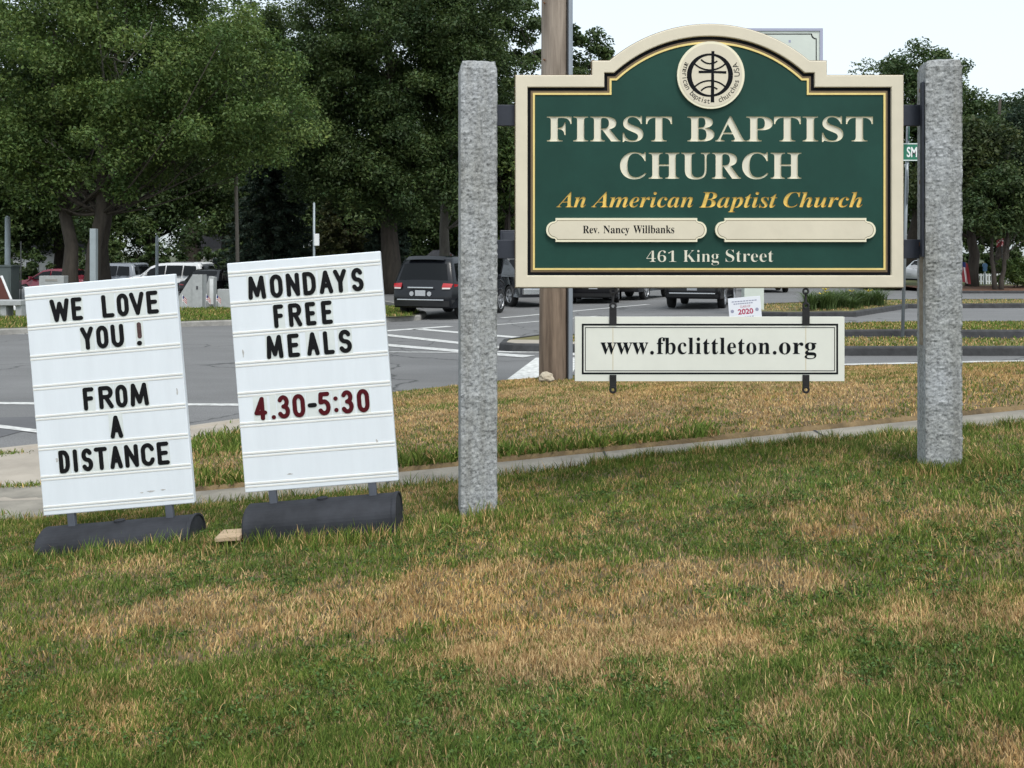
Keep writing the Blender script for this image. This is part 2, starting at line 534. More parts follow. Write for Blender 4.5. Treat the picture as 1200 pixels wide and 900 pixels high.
# lawn, sidewalk, corner ramp, verge
lx = np.linspace(-12, 16, 141)
grid_sheet('lawn', lx, lambda x: -3.0, lambda x: SW0 + 0.06, 60, lawn_z, M['soil'])
grid_sheet('sidewalk', np.linspace(-12, 16, 113), lambda x: SW0 - 0.25, lambda x: SW1 + 0.5, 4, lambda x, y: walk_z(x), M['sidewalk'])

def verge_left(y):
    """left limit of the grassed verge (rounded corner by the ramp)"""
    return np.interp(y, [7.08, 7.7, 8.5, 9.3, 10.0, 11.0, 12.0], [-2.35, -2.72, -2.78, -2.68, -2.45, -2.1, -1.62])

# ramp of pale concrete between sidewalk and kerb, on the left
grid_sheet('corner_pavement', np.linspace(-12, -1.3, 60), lambda x: min(SW1 + 0.04, kerb_y(x) - 0.2), lambda x: kerb_y(x) - 0.10,
           8, lambda x, y: (walk_z(x) * (1 - np.clip((y - SW1) / np.maximum(kerb_y(x) - SW1, .3), 0, 1)) + (road_z(x) + 0.03) * np.clip((y - SW1) / np.maximum(kerb_y(x) - SW1, .3), 0, 1)) + 0.001, M['concrete'])
# verge earth sheet
V = []; Fc = []
ys = np.concatenate([[SW1 - 0.03], np.linspace(SW1, 14.25, 48)])
nx = 120
ok = {}
for j, y in enumerate(ys):
    xl = float(verge_left(min(y, 12.0)))
    if y > 12.0:
        xl = float(np.interp(y, KY[6:11], KX[6:11]))
    for i in range(nx + 1):
        x = xl + (20 - xl) * (i / nx) ** 1.4
        yy = min(y, float(kerb_y(x)) - 0.02)
        V.append((x, yy, float(verge_z(np.float64(x), np.float64(yy))) + (0.012 if j else -0.035)))
for j in range(len(ys) - 1):
    for i in range(nx):
        a = j * (nx + 1) + i
        Fc.append((a, a + 1, a + nx + 2, a + nx + 1))
structure(mesh_obj('verge', V, Fc, M['dry_soil'], smooth=True))

def strip_along(name, pts, w, z0, z1, m, offset=0.0):
    """a kerb: a swept box following pts (x, y), its inner side to the left of travel"""
    V = []; Fc = []
    pts = [Vector(p) for p in pts]
    for i, p in enumerate(pts):
        d = (pts[min(i + 1, len(pts) - 1)] - pts[max(i - 1, 0)]).normalized()
        nrm = Vector((-d.y, d.x))
        zz = z1(p.x) if callable(z1) else z1
        zb = z0(p.x) if callable(z0) else z0
        a = p + nrm * offset; b = p + nrm * (offset + w)
        bv = min(0.03, w * 0.2)
        V += [(a.x, a.y, zb), (a.x + nrm.x * bv * .4, a.y + nrm.y * bv * .4, zz - bv), (a.x + nrm.x * bv * 1.4, a.y + nrm.y * bv * 1.4, zz), (b.x, b.y, zz), (b.x, b.y, zb)]
    for i in range(len(pts) - 1):
        a = i * 5
        for k in range(4):
            Fc.append((a + k, a + 5 + k, a + 6 + k, a + k + 1))
    n = len(pts) - 1
    Fc += [(0, 1, 2, 3, 4), (n * 5 + 4, n * 5 + 3, n * 5 + 2, n * 5 + 1, n * 5)]
    o = mesh_obj(name, V, Fc, m)
    bm = bmesh.new(); bm.from_mesh(o.data); bmesh.ops.recalc_face_normals(bm, faces=bm.faces); bm.to_mesh(o.data); bm.free()
    return structure(o)

def resample(pts, step):
    out = []
    for (x0, y0), (x1, y1) in zip(pts[:-1], pts[1:]):
        n = max(1, int(math.hypot(x1 - x0, y1 - y0) / step))
        for k in range(n):
            out.append((x0 + (x1 - x0) * k / n, y0 + (y1 - y0) * k / n))
    out.append(pts[-1])
    return out

strip_along('kerb', resample([p for p in KERB if p[0] >= -1.6], 0.4), 0.10, lambda x: road_z(x) - 0.1, lambda x: kerb_top(x) + 0.005, M['granite_kerb'], -0.10)
strip_along('kerb', resample([p for p in KERB if -15 <= p[0] <= -1.4], 0.4), 0.12, lambda x: road_z(x) - 0.1, lambda x: road_z(x) + 0.05, M['concrete'], -0.11)

# traffic islands on the right, behind the near turning lane
def island(name, pts, h, top_m, kerb_m, base=0.0, kw=0.16):
    """pts: closed outline (x, y); a kerb all round and a top surface"""
    P = [Vector(p) for p in pts]
    n = len(P)
    cx = sum((p.x for p in P)) / n; cy = sum((p.y for p in P)) / n
    def inset(t):
        out = []
        for i in range(n):
            d = (P[(i + 1) % n] - P[i - 1]).normalized()
            nrm = Vector((-d.y, d.x))
            out.append(P[i] + nrm * t)
        return out
    rings = [(P, -0.08), (inset(0.02), h - 0.03), (inset(0.05), h), (inset(kw), h)]
    V = []; Fc = []
    for r, z in rings:
        V += [(p.x, p.y, float(road_z(p.x)) + base + z) for p in r]
    for k in range(3):
        for i in range(n):
            j = (i + 1) % n
            Fc.append((k * n + i, k * n + j, (k + 1) * n + j, (k + 1) * n + i))
    structure(mesh_obj(name + '_kerb', V, Fc, kerb_m))
    r = inset(kw - 0.01)
    V = [(p.x, p.y, float(road_z(p.x)) + base + h - 0.012) for p in r]
    me = mesh_obj(name, V, [tuple(range(n))], top_m)
    return structure(me)

isl_a = resample([(20, 16.15), (8, 16.2), (4, 17.0), (1.5, 17.9), (0.0, 18.45), (-0.26, 18.8), (-0.2, 19.6), (0.6, 20.6), (2.5, 20.4), (5.5, 18.9), (9, 17.9), (20, 17.6)], 0.7)
isl_a = list(reversed(isl_a))
isl_b = list(reversed(resample([(26, 19.2), (9, 19.3), (6.4, 19.7), (5.2, 20.3), (5.3, 21.0), (6.5, 21.5), (9, 21.9), (26, 22.4)], 0.7)))
isl_c = list(reversed(resample([(24, 31.0), (12.2, 30.2), (9.2, 26.2), (7.3, 26.0), (6.1, 27.2), (6.6, 28.6), (8.0, 30.6), (12.0, 33.2), (24, 34.0)], 0.8)))
island('traffic_island', isl_a, 0.15, M['far_dry'], M['asphalt_kerb'])
island('traffic_island', isl_b, 0.18, M['far_dry'], M['asphalt_kerb'])
island('planted_island', isl_c, 0.14, M['far_dry'], M['asphalt_kerb'])
# pale concrete cap at the rounded tip of the nearer island
structure(mesh_obj('island_paving', [(x, y, 0.146 + float(road_z(x))) for x, y in [(-0.16, 18.78), (0.05, 18.58), (1.5, 18.05), (3.2, 17.5), (3.4, 17.75), (1.7, 18.6), (0.5, 19.25), (-0.02, 19.4)]], [tuple(range(8))], M['concrete']))

# far left park: kerb, grass
PK = [(-60, 15.0), (-30, 18.5), (-11.7, 22.3), (-8.0, 25.0), (-5.6, 26.0), (-3.4, 26.6), (-2.6, 27.3), (-2.6, 29), (-3.6, 33), (-6, 39), (-9, 47), (-14, 75)]
def park_z(x, y):
    d = np.clip((y - 27.0 - 0.0 * x) / 22, 0, 1)
    return 0.14 - 0.62 * d * d * (3 - 2 * d)
V = []; Fc = []
pk = resample(PK, 1.0)
for i, (x, y) in enumerate(pk):
    for k in range(13):
        t = k / 12
        X = x + (-70 - x) * t * 0.96
        Y = y + (72 - y) * (t if i < len(pk) * .55 else 0.3 * t)
        V.append((X, Y, float(park_z(np.float64(X), np.float64(Y)))))
for i in range(len(pk) - 1):
    for k in range(12):
        a = i * 13 + k
        Fc.append((a, a + 13, a + 14, a + 1))
# simple regular version: rows in y
V = []; Fc = []
PKX = np.array([p[0] for p in PK[:6]]); PKY = np.array([p[1] for p in PK[:6]])
def park_right(y):
    return float(np.interp(y, [22.3, 25.0, 26.0, 26.6, 29, 33, 39, 47, 90], [-11.7, -8.0, -5.6, -2.7, -2.6, -3.6, -6, -9, -16])) if y > 22.3 else float(np.interp(y, [15, 18.5, 22.3], [-60, -30, -11.7]))
rows = np.concatenate([np.linspace(15.05, 29, 40), np.linspace(30, 90, 40)])
for y in rows:
    xr = park_right(y)
    for k in range(21):
        x = xr + (-75 - xr) * (k / 20) ** 1.5
        V.append((x, y, float(park_z(np.float64(x), np.float64(y)))))
for j in range(len(rows) - 1):
    for k in range(20):
        a = j * 21 + k
        Fc.append((a, a + 1, a + 22, a + 21))
structure(mesh_obj('park_lawn', V, Fc, M['far_grass'], smooth=True))
strip_along('kerb', resample(PK[:11], 0.6), 0.16, -0.1, lambda x: 0.135, M['granite_kerb'], -0.08)
# car park behind the park, sunk a little
structure(mesh_obj('car_park', [(-60, 44, -0.36), (-9.5, 44, -0.36), (-12, 62, -0.44), (-60, 62, -0.44)], [(0, 1, 2, 3)], M['asphalt_patch']))

# right far side: car park edge, mulch and lawn under the trees
structure(mesh_obj('mulch_bed', [(19.0, 43.5, 0.16), (60, 43.5, 0.16), (60, 48.0, 0.30), (19.0, 48.0, 0.28)], [(0, 1, 2, 3)], M['mulch']))
structure(mesh_obj('far_lawn', [(18.0, 48.0, 0.275), (70, 48.0, 0.305), (90, 110, 0.6), (14, 110, 0.6)], [(0, 1, 2, 3)], M['far_grass']))
strip_along('kerb', resample([(18.8, 43.2), (60, 43.2)], 2.0), 0.25, 0.0, 0.2, M['asphalt_kerb'], 0.0)

# ------------------------------------------------------------------ painted markings
def road_mark(name, quad, m=None, zoff=0.004, n=10):
    """quad: four photograph-measured ground points (near-left, near-right, far-right, far-left) in metres"""
    a, b, c, d = [Vector(p) for p in quad]
    V = []; Fc = []
    for i in range(n + 1):
        t = i / n
        for p in (a.lerp(b, t), d.lerp(c, t)):
            z = float(road_z(p.x)) * float(np.clip((60 - p.y) / 30, 0, 1)) + zoff
            V.append((p.x, p.y, z))
    for i in range(n):
        Fc.append((2 * i, 2 * i + 2, 2 * i + 3, 2 * i + 1))
    return structure(mesh_obj(name, V, Fc, m or M['road_white']))

def line_px(p0, p1, w, z=0.0):
    a = Vector(G(*p0, z)); b = Vector(G(*p1, z))
    d = (b - a).normalized(); nrm = Vector((-d.y, d.x)) * (w / 2)
    return [a - nrm, b - nrm, b + nrm, a + nrm]

road_mark('stop_line', line_px((-260, 471), (420, 475.5), 0.17))
road_mark('lane_line', line_px((-60, 493), (85, 511), 0.13), zoff=0.008)
road_mark('crossing_line', line_px((400, 391.5), (528, 382.5), 0.30))
road_mark('crossing_line', line_px((488, 385.5), (640, 398.5), 0.32))
road_mark('crossing_line', line_px((400, 387), (700, 419.5), 0.32))
road_mark('crossing_line', line_px((380, 398.5), (620, 418.5), 0.36), zoff=0.007)
road_mark('edge_line', line_px((330, 411.8), (582, 413.6), 0.12), zoff=0.006)
road_mark('edge_line', line_px((583, 412.6), (760, 415.5), 0.22), zoff=0.008)
road_mark('lane_line', line_px((588, 372.5), (760, 359.5), 0.22))
road_mark('edge_line', line_px((-400, 394), (30, 391.5), 0.16))
road_mark('edge_line', line_px((30, 391.5), (285, 377.0), 0.16))
road_mark('edge_line', [(3.0, 15.30), (14.0, 15.42), (14.0, 15.60), (3.0, 15.48)])
road_mark('lane_line', line_px((560, 382), (700, 372.5), 0.14))
# broad white paint by the utility pole's foot
road_mark('crosswalk_bar', [(-0.14, 14.0), (0.8, 14.0), (1.2, 17.2), (0.42, 17.3)], M['white_kerb'])
road_mark('asphalt_repair', [(-7.5, 8.9), (-5.2, 9.6), (-4.9, 11.2), (-7.8, 10.7)], M['asphalt_patch'], zoff=0.003)
# joints across the sidewalk
for xj in np.arange(-3.9, 9.0, 1.52):
    V = [(xj - .008, SW0 - .2, 0), (xj + .008, SW0 - .2, 0), (xj + .010, SW1 + .3, 0), (xj - .006, SW1 + .3, 0)]
    structure(mesh_obj('sidewalk_joint', [(x, y, float(walk_z(np.float64(x))) + .004) for x, y, z in V], [(0, 1, 2, 3)], M['asphalt_kerb']))
# expansion joints of the ramp and sidewalk: dark shallow strips with weeds later

# ------------------------------------------------------------------ lettering helpers
def bold(s, cap=0x1D400, low=0x1D41A, dig=0x1D7CE):
    """the bold serif alphabet that the built-in font carries"""
    r = ''
    for c in s:
        if 'A' <= c <= 'Z': r += chr(cap + ord(c) - 65)
        elif 'a' <= c <= 'z': r += chr(low + ord(c) - 97)
        elif '0' <= c <= '9': r += chr(dig + ord(c) - 48)
        else: r += c
    return r

def bold_italic(s):
    return bold(s, 0x1D468, 0x1D482)

def text_mesh(body, x0, x1, z0, z1, extrude=0.0, shear=0.0, offset=0.0, spacing=1.0, bevel=0.0):
    """text fitted to the rectangle x0..x1, z0..z1 (cap height box) in the XY plane -> mesh"""
    cu = bpy.data.curves.new('lettering', 'FONT')
    cu.body = body
    cu.space_character = spacing
    cu.shear = shear
    cu.offset = offset
    cu.resolution_u = 5
    o = bpy.data.objects.new('lettering', cu)
    COL.objects.link(o)
    dg = bpy.context.evaluated_depsgraph_get()
    me = bpy.data.meshes.new_from_object(o.evaluated_get(dg))
    co = np.empty(len(me.vertices) * 3, np.float32); me.vertices.foreach_get('co', co); co = co.reshape(-1, 3)
    lo = co.min(0); hi = co.max(0)
    sx = (x1 - x0) / (hi[0] - lo[0]); sy = (z1 - z0) / (hi[1] - lo[1])
    bpy.data.objects.remove(o)
    bpy.data.meshes.remove(me)
    return cu, lo, hi, sx, sy

def lettering(name, body, x0, x1, z0, z1, y, m, parent, depth=0.0, shear=0.0, offset=0.0, spacing=1.0, label=None):
    """a mesh of letters standing on the XZ plane at depth y, facing the camera (-y)"""
    cu, lo, hi, sx, sy = text_mesh(body, x0, x1, z0, z1, shear=shear, offset=offset, spacing=spacing)
    cu.extrude = depth / 2 if depth else 0.0
    o = bpy.data.objects.new(name, cu); COL.objects.link(o)
    dg = bpy.context.evaluated_depsgraph_get()
    me = bpy.data.meshes.new_from_object(o.evaluated_get(dg))
    bpy.data.objects.remove(o); bpy.data.curves.remove(cu)
    for v in me.vertices:
        v.co = Vector((x0 + (v.co.x - lo[0]) * sx, y - v.co.z, z0 + (v.co.y - lo[1]) * sy))
    me.materials.clear()
    me.materials.append(m)
    return link(bpy.data.objects.new(name, me), parent)

def flat_poly(name, poly, y, thick, m, parent=None, bevel=0.0):
    return prism(name, poly, y, y + thick, m, parent, bevel)

def arc_pts(cx, cz, r, a0, a1, n):
    return [(cx + r * math.cos(a0 + (a1 - a0) * k / n), cz + r * math.sin(a0 + (a1 - a0) * k / n)) for k in range(n + 1)]

# ------------------------------------------------------------------ granite posts
def granite_post(name, label, corners, zb, zt, rough, seed, group, dome=0.012):
    """corners: four plan points (front-left, front-right, back-right, back-left); rough: amplitude of the split face on each side"""
    bm = bmesh.new()
    nz = 230
    side_n = [26, 16, 12, 16]
    ring = []
    for k in range(4):
        a = Vector(corners[k]); b = Vector(corners[(k + 1) % 4])
        d = (b - a).normalized(); nrm = Vector((d.y, -d.x))
        for i in range(side_n[k]):
            t = i / side_n[k]
            p = a.lerp(b, t)
            edge = min(t, 1 - t) * (b - a).length
            ring.append((p, nrm, rough[k], edge))
    cx = sum(c[0] for c in corners) / 4; cy = sum(c[1] for c in corners) / 4
    n = len(ring)
    grid = []
    for j in range(nz + 1):
        z = zb + (zt - zb) * j / nz
        row = []
        for p, nrm, amp, edge in ring:
            q = Vector((p.x * 9 + seed, p.y * 9, z * 13))
            f = mnoise.fractal(q, 0.7, 2.1, 5) * 0.9
            chip = mnoise.noise(Vector((p.x * 34 + seed, p.y * 34, z * 48)))
            lump = mnoise.noise(Vector((p.x * 2 + seed, p.y * 2, z * 2.2)))
            h = amp * (0.60 * f + 0.75 * (abs(chip) - .25) + 0.22 * lump)
            h -= 0.004 * math.exp(-edge / 0.008) * (1 + chip)
            q = p + nrm * h
            dz = 0.0
            if j > nz - 3:
                sh = 1 - 0.035 * (j - nz + 3)
                q = Vector((cx + (q.x - cx) * sh, cy + (q.y - cy) * sh))
                dz = -0.004 * (nz - j)
            row.append(bm.verts.new((q.x, q.y, z + dz + (0.006 * chip if j == nz else 0))))
        grid.append(row)
    for j in range(nz):
        for i in range(n):
            bm.faces.new((grid[j][i], grid[j][(i + 1) % n], grid[j + 1][(i + 1) % n], grid[j + 1][i]))
    # rough top: rings towards the centre
    prev = grid[-1]
    for s in (0.8, 0.5, 0.2):
        cur = []
        for v in grid[-1]:
            x = cx + (v.co.x - cx) * s; y = cy + (v.co.y - cy) * s
            cur.append(bm.verts.new((x, y, zt + dome * (1 - s * s) + 0.006 * mnoise.noise(Vector((x * 30, y * 30, seed))))))
        for i in range(n):
            bm.faces.new((prev[i], prev[(i + 1) % n], cur[(i + 1) % n], cur[i]))
        prev = cur
    bm.faces.new(prev)
    o = bm_obj(name, bm, M['granite_rough'], smooth=False)
    return tag(o, label, 'post', group)

PD = 5.35
sp = PD / F
_a = R(7.5)
def rot2(p, c, a):
    x, y = p[0] - c[0], p[1] - c[1]
    return (c[0] + x * math.cos(a) - y * math.sin(a), c[1] + x * math.sin(a) + y * math.cos(a))
fl = ((540 - 600) * sp, PD); fr = ((583.5 - 600) * sp, PD)
w = fr[0] - fl[0]
cl = [fl, fr, (fr[0], PD + .2), (fl[0], PD + .2)]
cl = [rot2(p, fl, _a) for p in cl]
LPZ = 0.42; RPZ = 0.70
granite_post('granite_post', 'rough grey granite post between the letter boards and the green church sign', cl, LPZ - 0.25, EYE + (HOR - 71) * sp, [0.0075, 0.005, 0.005, 0.002], 1.3, 'granite posts of the church sign')
x0 = (1085 - 600) * sp
_u = Vector((0.0315, 0.2)).normalized(); _r = Vector((_u.y, -_u.x))
_f = Vector((x0, PD))
cr = [tuple(_f), tuple(_f + _r * .192), tuple(_f + _r * .192 + _u * .2), tuple(_f + _u * .2)]
def on_side(d, out):
    q = _f + _u * d - _r * out
    return q.x, q.y
SIDE_ROT = Matrix.Rotation(math.atan2(-_u.x, _u.y), 4, 'Z')
right_post = granite_post('granite_post', 'rough grey granite post with a rust-streaked side, right of the green church sign', cr, RPZ - 0.3, EYE + (HOR - 71) * sp, [0.0085, 0.005, 0.005, 0.0015], 5.7, 'granite posts of the church sign', 0.02)
# steel angle on its smooth side with rust running below it
box('steel_angle', (*on_side(0.045, 0.008), EYE + (HOR - 198) * sp), (0.012, 0.05, 0.96), M['steel_strap'], right_post, 0.002, SIDE_ROT)
bm = bmesh.new()
for yy_ in (103, 212, 286):
    bm = bmesh.new()
    add_tube(bm, [(*on_side(0.085, 0.0), EYE + (HOR - yy_) * sp), (*on_side(0.085, 0.012), EYE + (HOR - yy_) * sp)], 0.012, 8)
    bm_obj('bolt', bm, M['rusty'], right_post)
st = box('rust_stain', (*on_side(0.085, 0.0035), EYE + (HOR - 352) * sp), (0.002, 0.045, 0.50), mat('rust_streak', (0.22, 0.15, 0.09), 0.9, 0.3, 10, col2=(0.30, 0.27, 0.22)), right_post)

# ------------------------------------------------------------------ church sign
SD = 5.40                       # depth of the face of the frame
ss = SD / F
CXP = 831.5
sign = thing('church_sign', 'large green carved church sign with cream frame and arched top, mounted between two granite posts', 'sign', (0, 0, 0))
def sx(px): return (px - 600.0) * ss
def sz(py): return EYE - (py - HOR) * ss

def sign_outline(t, n=40):
    """sign outline moved inwards by t photograph pixels -> list of (x, z), starting bottom-left, clockwise"""
    Rr = 181.0 - t; cyc = 28 + 181.0
    L = CXP - 227.5 + t; Rt = CXP + 227.5 - t
    stp = 137.5 - t; led = 71 + t; sh = 88 + t; bot = 337.0 - t
    ax = math.sqrt(max(1, Rr * Rr - (led - cyc) ** 2))
    a = math.atan2(cyc - led, ax)
    pts = [(L, bot), (L, sh), (CXP - stp, sh), (CXP - stp, led)]
    for k in range(n + 1):
        th = (PI - a) + (a - (PI - a)) * k / n
        pts.append((CXP + Rr * math.cos(th), cyc - Rr * math.sin(th)))
    pts += [(CXP + stp, led), (CXP + stp, sh), (Rt, sh), (Rt, bot)]
    return [(sx(x), sz(y)) for x, y in pts]

fr_o = ring_plate('frame', sign_outline(0), sign_outline(14.2), SD, SD + 0.055, M['cream'], sign)
bm = bmesh.new(); bm.from_mesh(fr_o.data)
ee = [e for e in bm.edges if abs(e.verts[0].co.y - SD) < 1e-6 and abs(e.verts[1].co.y - SD) < 1e-6 and len(e.link_faces) == 2 and abs(e.link_faces[0].normal.y - e.link_faces[1].normal.y) > .5]
bmesh.ops.bevel(bm, geom=ee, offset=0.005, segments=2, affect='EDGES', profile=0.5)
bm.to_mesh(fr_o.data); bm.free()
# dark edge band round the outside of the sign
ring_plate('edge_band', sign_outline(-0.8), sign_outline(0.4), SD + 0.012, SD + 0.050, M['brown_edge'], sign)
prism('backing', sign_outline(1.5), SD + 0.028, SD + 0.052, M['green'], sign)
ring_plate('dark_border', sign_outline(13.5), sign_outline(18.2), SD + 0.017, SD + 0.027, M['black_line'], sign)
ring_plate('bevel_shade', sign_outline(18.0), sign_outline(20.6), SD + 0.013, SD + 0.027, M['brown_edge'], sign)  # brown ring paints in the shading of the bevel beside the gold line
ring_plate('gold_border', sign_outline(20.5), sign_outline(22.8), SD + 0.009, SD + 0.027, M['gold_pale'], sign)

# carved face: the letters are cut through this layer, with a painted bed behind
CARVED = [('FIRST', bold, 641, 788, 135.5, 166), ('BAPTIST', bold, 806, 1024, 135.5, 166), ('CHURCH', bold, 727, 940, 178, 210)]
GILT = [('An', bold_italic, 652, 687, 224.5, 243), ('American', bold_italic, 693, 813, 224.5, 243), ('Baptist', bold_italic, 820, 912, 224.5, 248.5), ('Church', bold_italic, 919, 1012, 224.5, 243)]
FACE = SD + 0.014
cu = bpy.data.curves.new('panel', 'CURVE'); cu.dimensions = '2D'; cu.fill_mode = 'BOTH'; cu.extrude = 0.0055
out = sign_outline(21.5)
spn = cu.splines.new('POLY'); spn.points.add(len(out) - 1); spn.use_cyclic_u = True
for p, (x, z) in zip(spn.points, out):
    p.co = (x, z, 0, 1)
def carve(word, fn, x0, x1, y0, y1, spacing=1.0, offset=0.0):
    t, lo, hi, kx, ky = text_mesh(fn(word), 0, 1, 0, 1, spacing=spacing, offset=offset)
    X0, X1, Z0, Z1 = sx(x0), sx(x1), sz(y1), sz(y0)
    kx = (X1 - X0) / (hi[0] - lo[0]); ky = (Z1 - Z0) / (hi[1] - lo[1])
    o = bpy.data.objects.new('letters', t); COL.objects.link(o)
    bpy.ops.object.select_all(action='DESELECT')
    o.select_set(True); bpy.context.view_layer.objects.active = o
    bpy.ops.object.convert(target='CURVE')
    o = bpy.context.view_layer.objects.active
    for s in o.data.splines:
        pts = []
        bp = s.bezier_points
        if len(bp):
            n = len(bp)
            for i in range(n):
                p0 = bp[i]; p1 = bp[(i + 1) % n]
                straight = (p0.handle_right - p0.co).length < 1e-5 and (p1.handle_left - p1.co).length < 1e-5
                steps = 1 if straight else 5
                for k in range(steps):
                    u = k / steps
                    q = (1 - u) ** 3 * p0.co + 3 * u * (1 - u) ** 2 * p0.handle_right + 3 * u * u * (1 - u) * p1.handle_left + u ** 3 * p1.co
                    pts.append((q.x, q.y))
        else:
            pts = [(p.co.x, p.co.y) for p in s.points]
        cl = []
        for x, y in pts:
            q = (X0 + (x - lo[0]) * kx, Z0 + (y - lo[1]) * ky)
            if not cl or math.hypot(q[0] - cl[-1][0], q[1] - cl[-1][1]) > 1e-5:
                cl.append(q)
        if len(cl) > 2:
            sp_ = cu.splines.new('POLY'); sp_.points.add(len(cl) - 1); sp_.use_cyclic_u = True
            for p, (x, z) in zip(sp_.points, cl):
                p.co = (x, z, 0, 1)
    bpy.data.objects.remove(o)
for wd in CARVED + GILT:
    carve(*wd)
po = bpy.data.objects.new('panel', cu); COL.objects.link(po)
dg = bpy.context.evaluated_depsgraph_get()
me = bpy.data.meshes.new_from_object(po.evaluated_get(dg))
bpy.data.objects.remove(po)
for v in me.vertices:
    v.co = Vector((v.co.x, FACE + 0.0055 - v.co.z, v.co.y))
me.materials.clear()
for mm in (M['green'], M['cream_edge'], M['gold']):
    me.materials.append(mm)
me.update()
for p in me.polygons:
    c = p.center
    inside = sx(630) < c.x < sx(1033) and sz(320) < c.z < sz(128)
    if abs(p.normal.y) < 0.5 and inside:
        p.material_index = 1 if c.z > sz(216) else 2
    else:
        p.material_index = 0
link(bpy.data.objects.new('panel', me), sign)
o = box('letter_bed', (sx(832), FACE + 0.0095, sz(172)), ((1040 - 626) * ss, 0.003, 92 * ss), M['cream_letter'], sign)
o = box('gilt_bed', (sx(832), FACE + 0.0095, sz(236.5)), ((1030 - 636) * ss, 0.003, 31 * ss), M['gold'], sign)
lettering('address', bold('461'), sx(758), sx(793), sz(307), sz(293.5), FACE - 0.001, M['cream_letter'], sign, 0.002, offset=-0.016)
lettering('address', bold('King'), sx(801), sx(843), sz(311), sz(293), FACE - 0.001, M['cream_letter'], sign, 0.002, offset=-0.014)
lettering('address', bold('Street'), sx(851), sx(907), sz(307), sz(292.5), FACE - 0.001, M['cream_letter'], sign, 0.002, offset=-0.014)

def plaque_outline(x0, x1, y0, y1, t):
    """tablet with rounded ends and notched shoulders, inset by t pixels"""
    c = (y0 + y1) / 2; h = (y1 - y0) / 2
    e = 11.0; r = h - 4.0
    pts = []
    tx0, tx1 = x0 + e + t * .6, x1 - e - t * .6
    pts += [(tx0, y1 - t), (tx0, y1 - 3.4 - t * .3)]
    for k in range(0, 13):
        a = PI / 2 + PI * k / 12
        pts.append((x0 + r * 0.95 + (r - t) * 0.95 * math.cos(a), c + (r - t * .75) * math.sin(a)))
    pts += [(tx0, y0 + 3.4 + t * .3), (tx0, y0 + t), (tx1, y0 + t), (tx1, y0 + 3.4 + t * .3)]
    for k in range(0, 13):
        a = -PI / 2 + PI * k / 12
        pts.append((x1 - r * 0.95 + (r - t) * 0.95 * math.cos(a), c + (r - t * .75) * math.sin(a)))
    pts += [(tx1, y1 - 3.4 - t * .3), (tx1, y1 - t)]
    return [(sx(x), sz(y)) for x, y in pts]

for k, (a, b, lab) in enumerate(((640, 828, 'cream plaque with a name on it'), (838, 1026, 'blank cream plaque'))):
    pq = prism('plaque', plaque_outline(a, b, 255.5, 283.5, 0), FACE - 0.018, FACE - 0.0005, M['cream_edge'], sign, 0.003)
    pq['label'] = lab
    ring_plate('plaque_line', plaque_outline(a, b, 255.5, 283.5, 2.6), plaque_outline(a, b, 255.5, 283.5, 3.4), FACE - 0.0188, FACE - 0.017, M['brown_edge'], pq)
    prism('plaque_face', plaque_outline(a, b, 255.5, 283.5, 3.3), FACE - 0.0195, FACE - 0.017, M['cream'], pq)
    if k == 0:
        for wd, u0, u1, v0, v1 in (('Rev.', 683, 702, 264.5, 273.5), ('Nancy', 707, 737.5, 264.5, 276), ('Willbanks', 742, 790, 264, 273.5)):
            lettering('name_lettering', bold(wd), sx(u0), sx(u1), sz(v1), sz(v0), FACE - 0.0202, M['black_line'], pq)

# round emblem: globe with a cross, lettering round the rim
ex, ez = sx(833), sz(88)
er = 39.5 * ss
em = prism('emblem', arc_pts(ex, ez, er, 0, 2 * PI * 71 / 72, 71), FACE - 0.016, FACE - 0.0005, M['cream_edge'], sign, 0.004)
prism('emblem_face', arc_pts(ex, ez, er * 0.93, 0, 2 * PI * 71 / 72, 71), FACE - 0.0175, FACE - 0.015, M['cream'], em)
EY = FACE - 0.0182
def stroke(bm, pts, wds, y, d=0.0008):
    """flat stroke of varying width along pts (x, z)"""
    n = len(pts)
    L = []; Rr = []
    for i, p in enumerate(pts):
        a = Vector(pts[max(i - 1, 0)]); b = Vector(pts[min(i + 1, n - 1)])
        t = (b - a).normalized(); nr = Vector((-t.y, t.x))
        w_ = wds[i] if isinstance(wds, (list, tuple)) else wds
        q = Vector(p)
        L.append(bm.verts.new((q.x + nr.x * w_ / 2, y, q.y + nr.y * w_ / 2)))
        Rr.append(bm.verts.new((q.x - nr.x * w_ / 2, y, q.y - nr.y * w_ / 2)))
    for i in range(n - 1):
        bm.faces.new((L[i], L[i + 1], Rr[i + 1], Rr[i]))
bm = bmesh.new()
gx, gz = ex - 1.2 * ss, ez - 0.2 * ss
gr = 24.2 * ss
n = 64
ring_p = arc_pts(gx, gz, gr, 0, 2 * PI, n)
stroke(bm, ring_p, [(2.4 + 3.2 * abs(math.cos(2 * PI * k / n)) ** 1.5) * ss for k in range(n + 1)], EY)
# latitude arcs
for cz_, rr, a0, a1 in ((gz + 27 * ss, 13.5 * ss, PI * 1.22, PI * 1.72), (gz + 32 * ss, 26 * ss, PI * 1.25, PI * 1.75), (gz - 27 * ss, 13.5 * ss, PI * 0.28, PI * 0.78), (gz - 32.5 * ss, 26 * ss, PI * .25, PI * .75)):
    stroke(bm, arc_pts(gx, cz_, rr, a0, a1, 18), 1.9 * ss, EY - 0.0002)
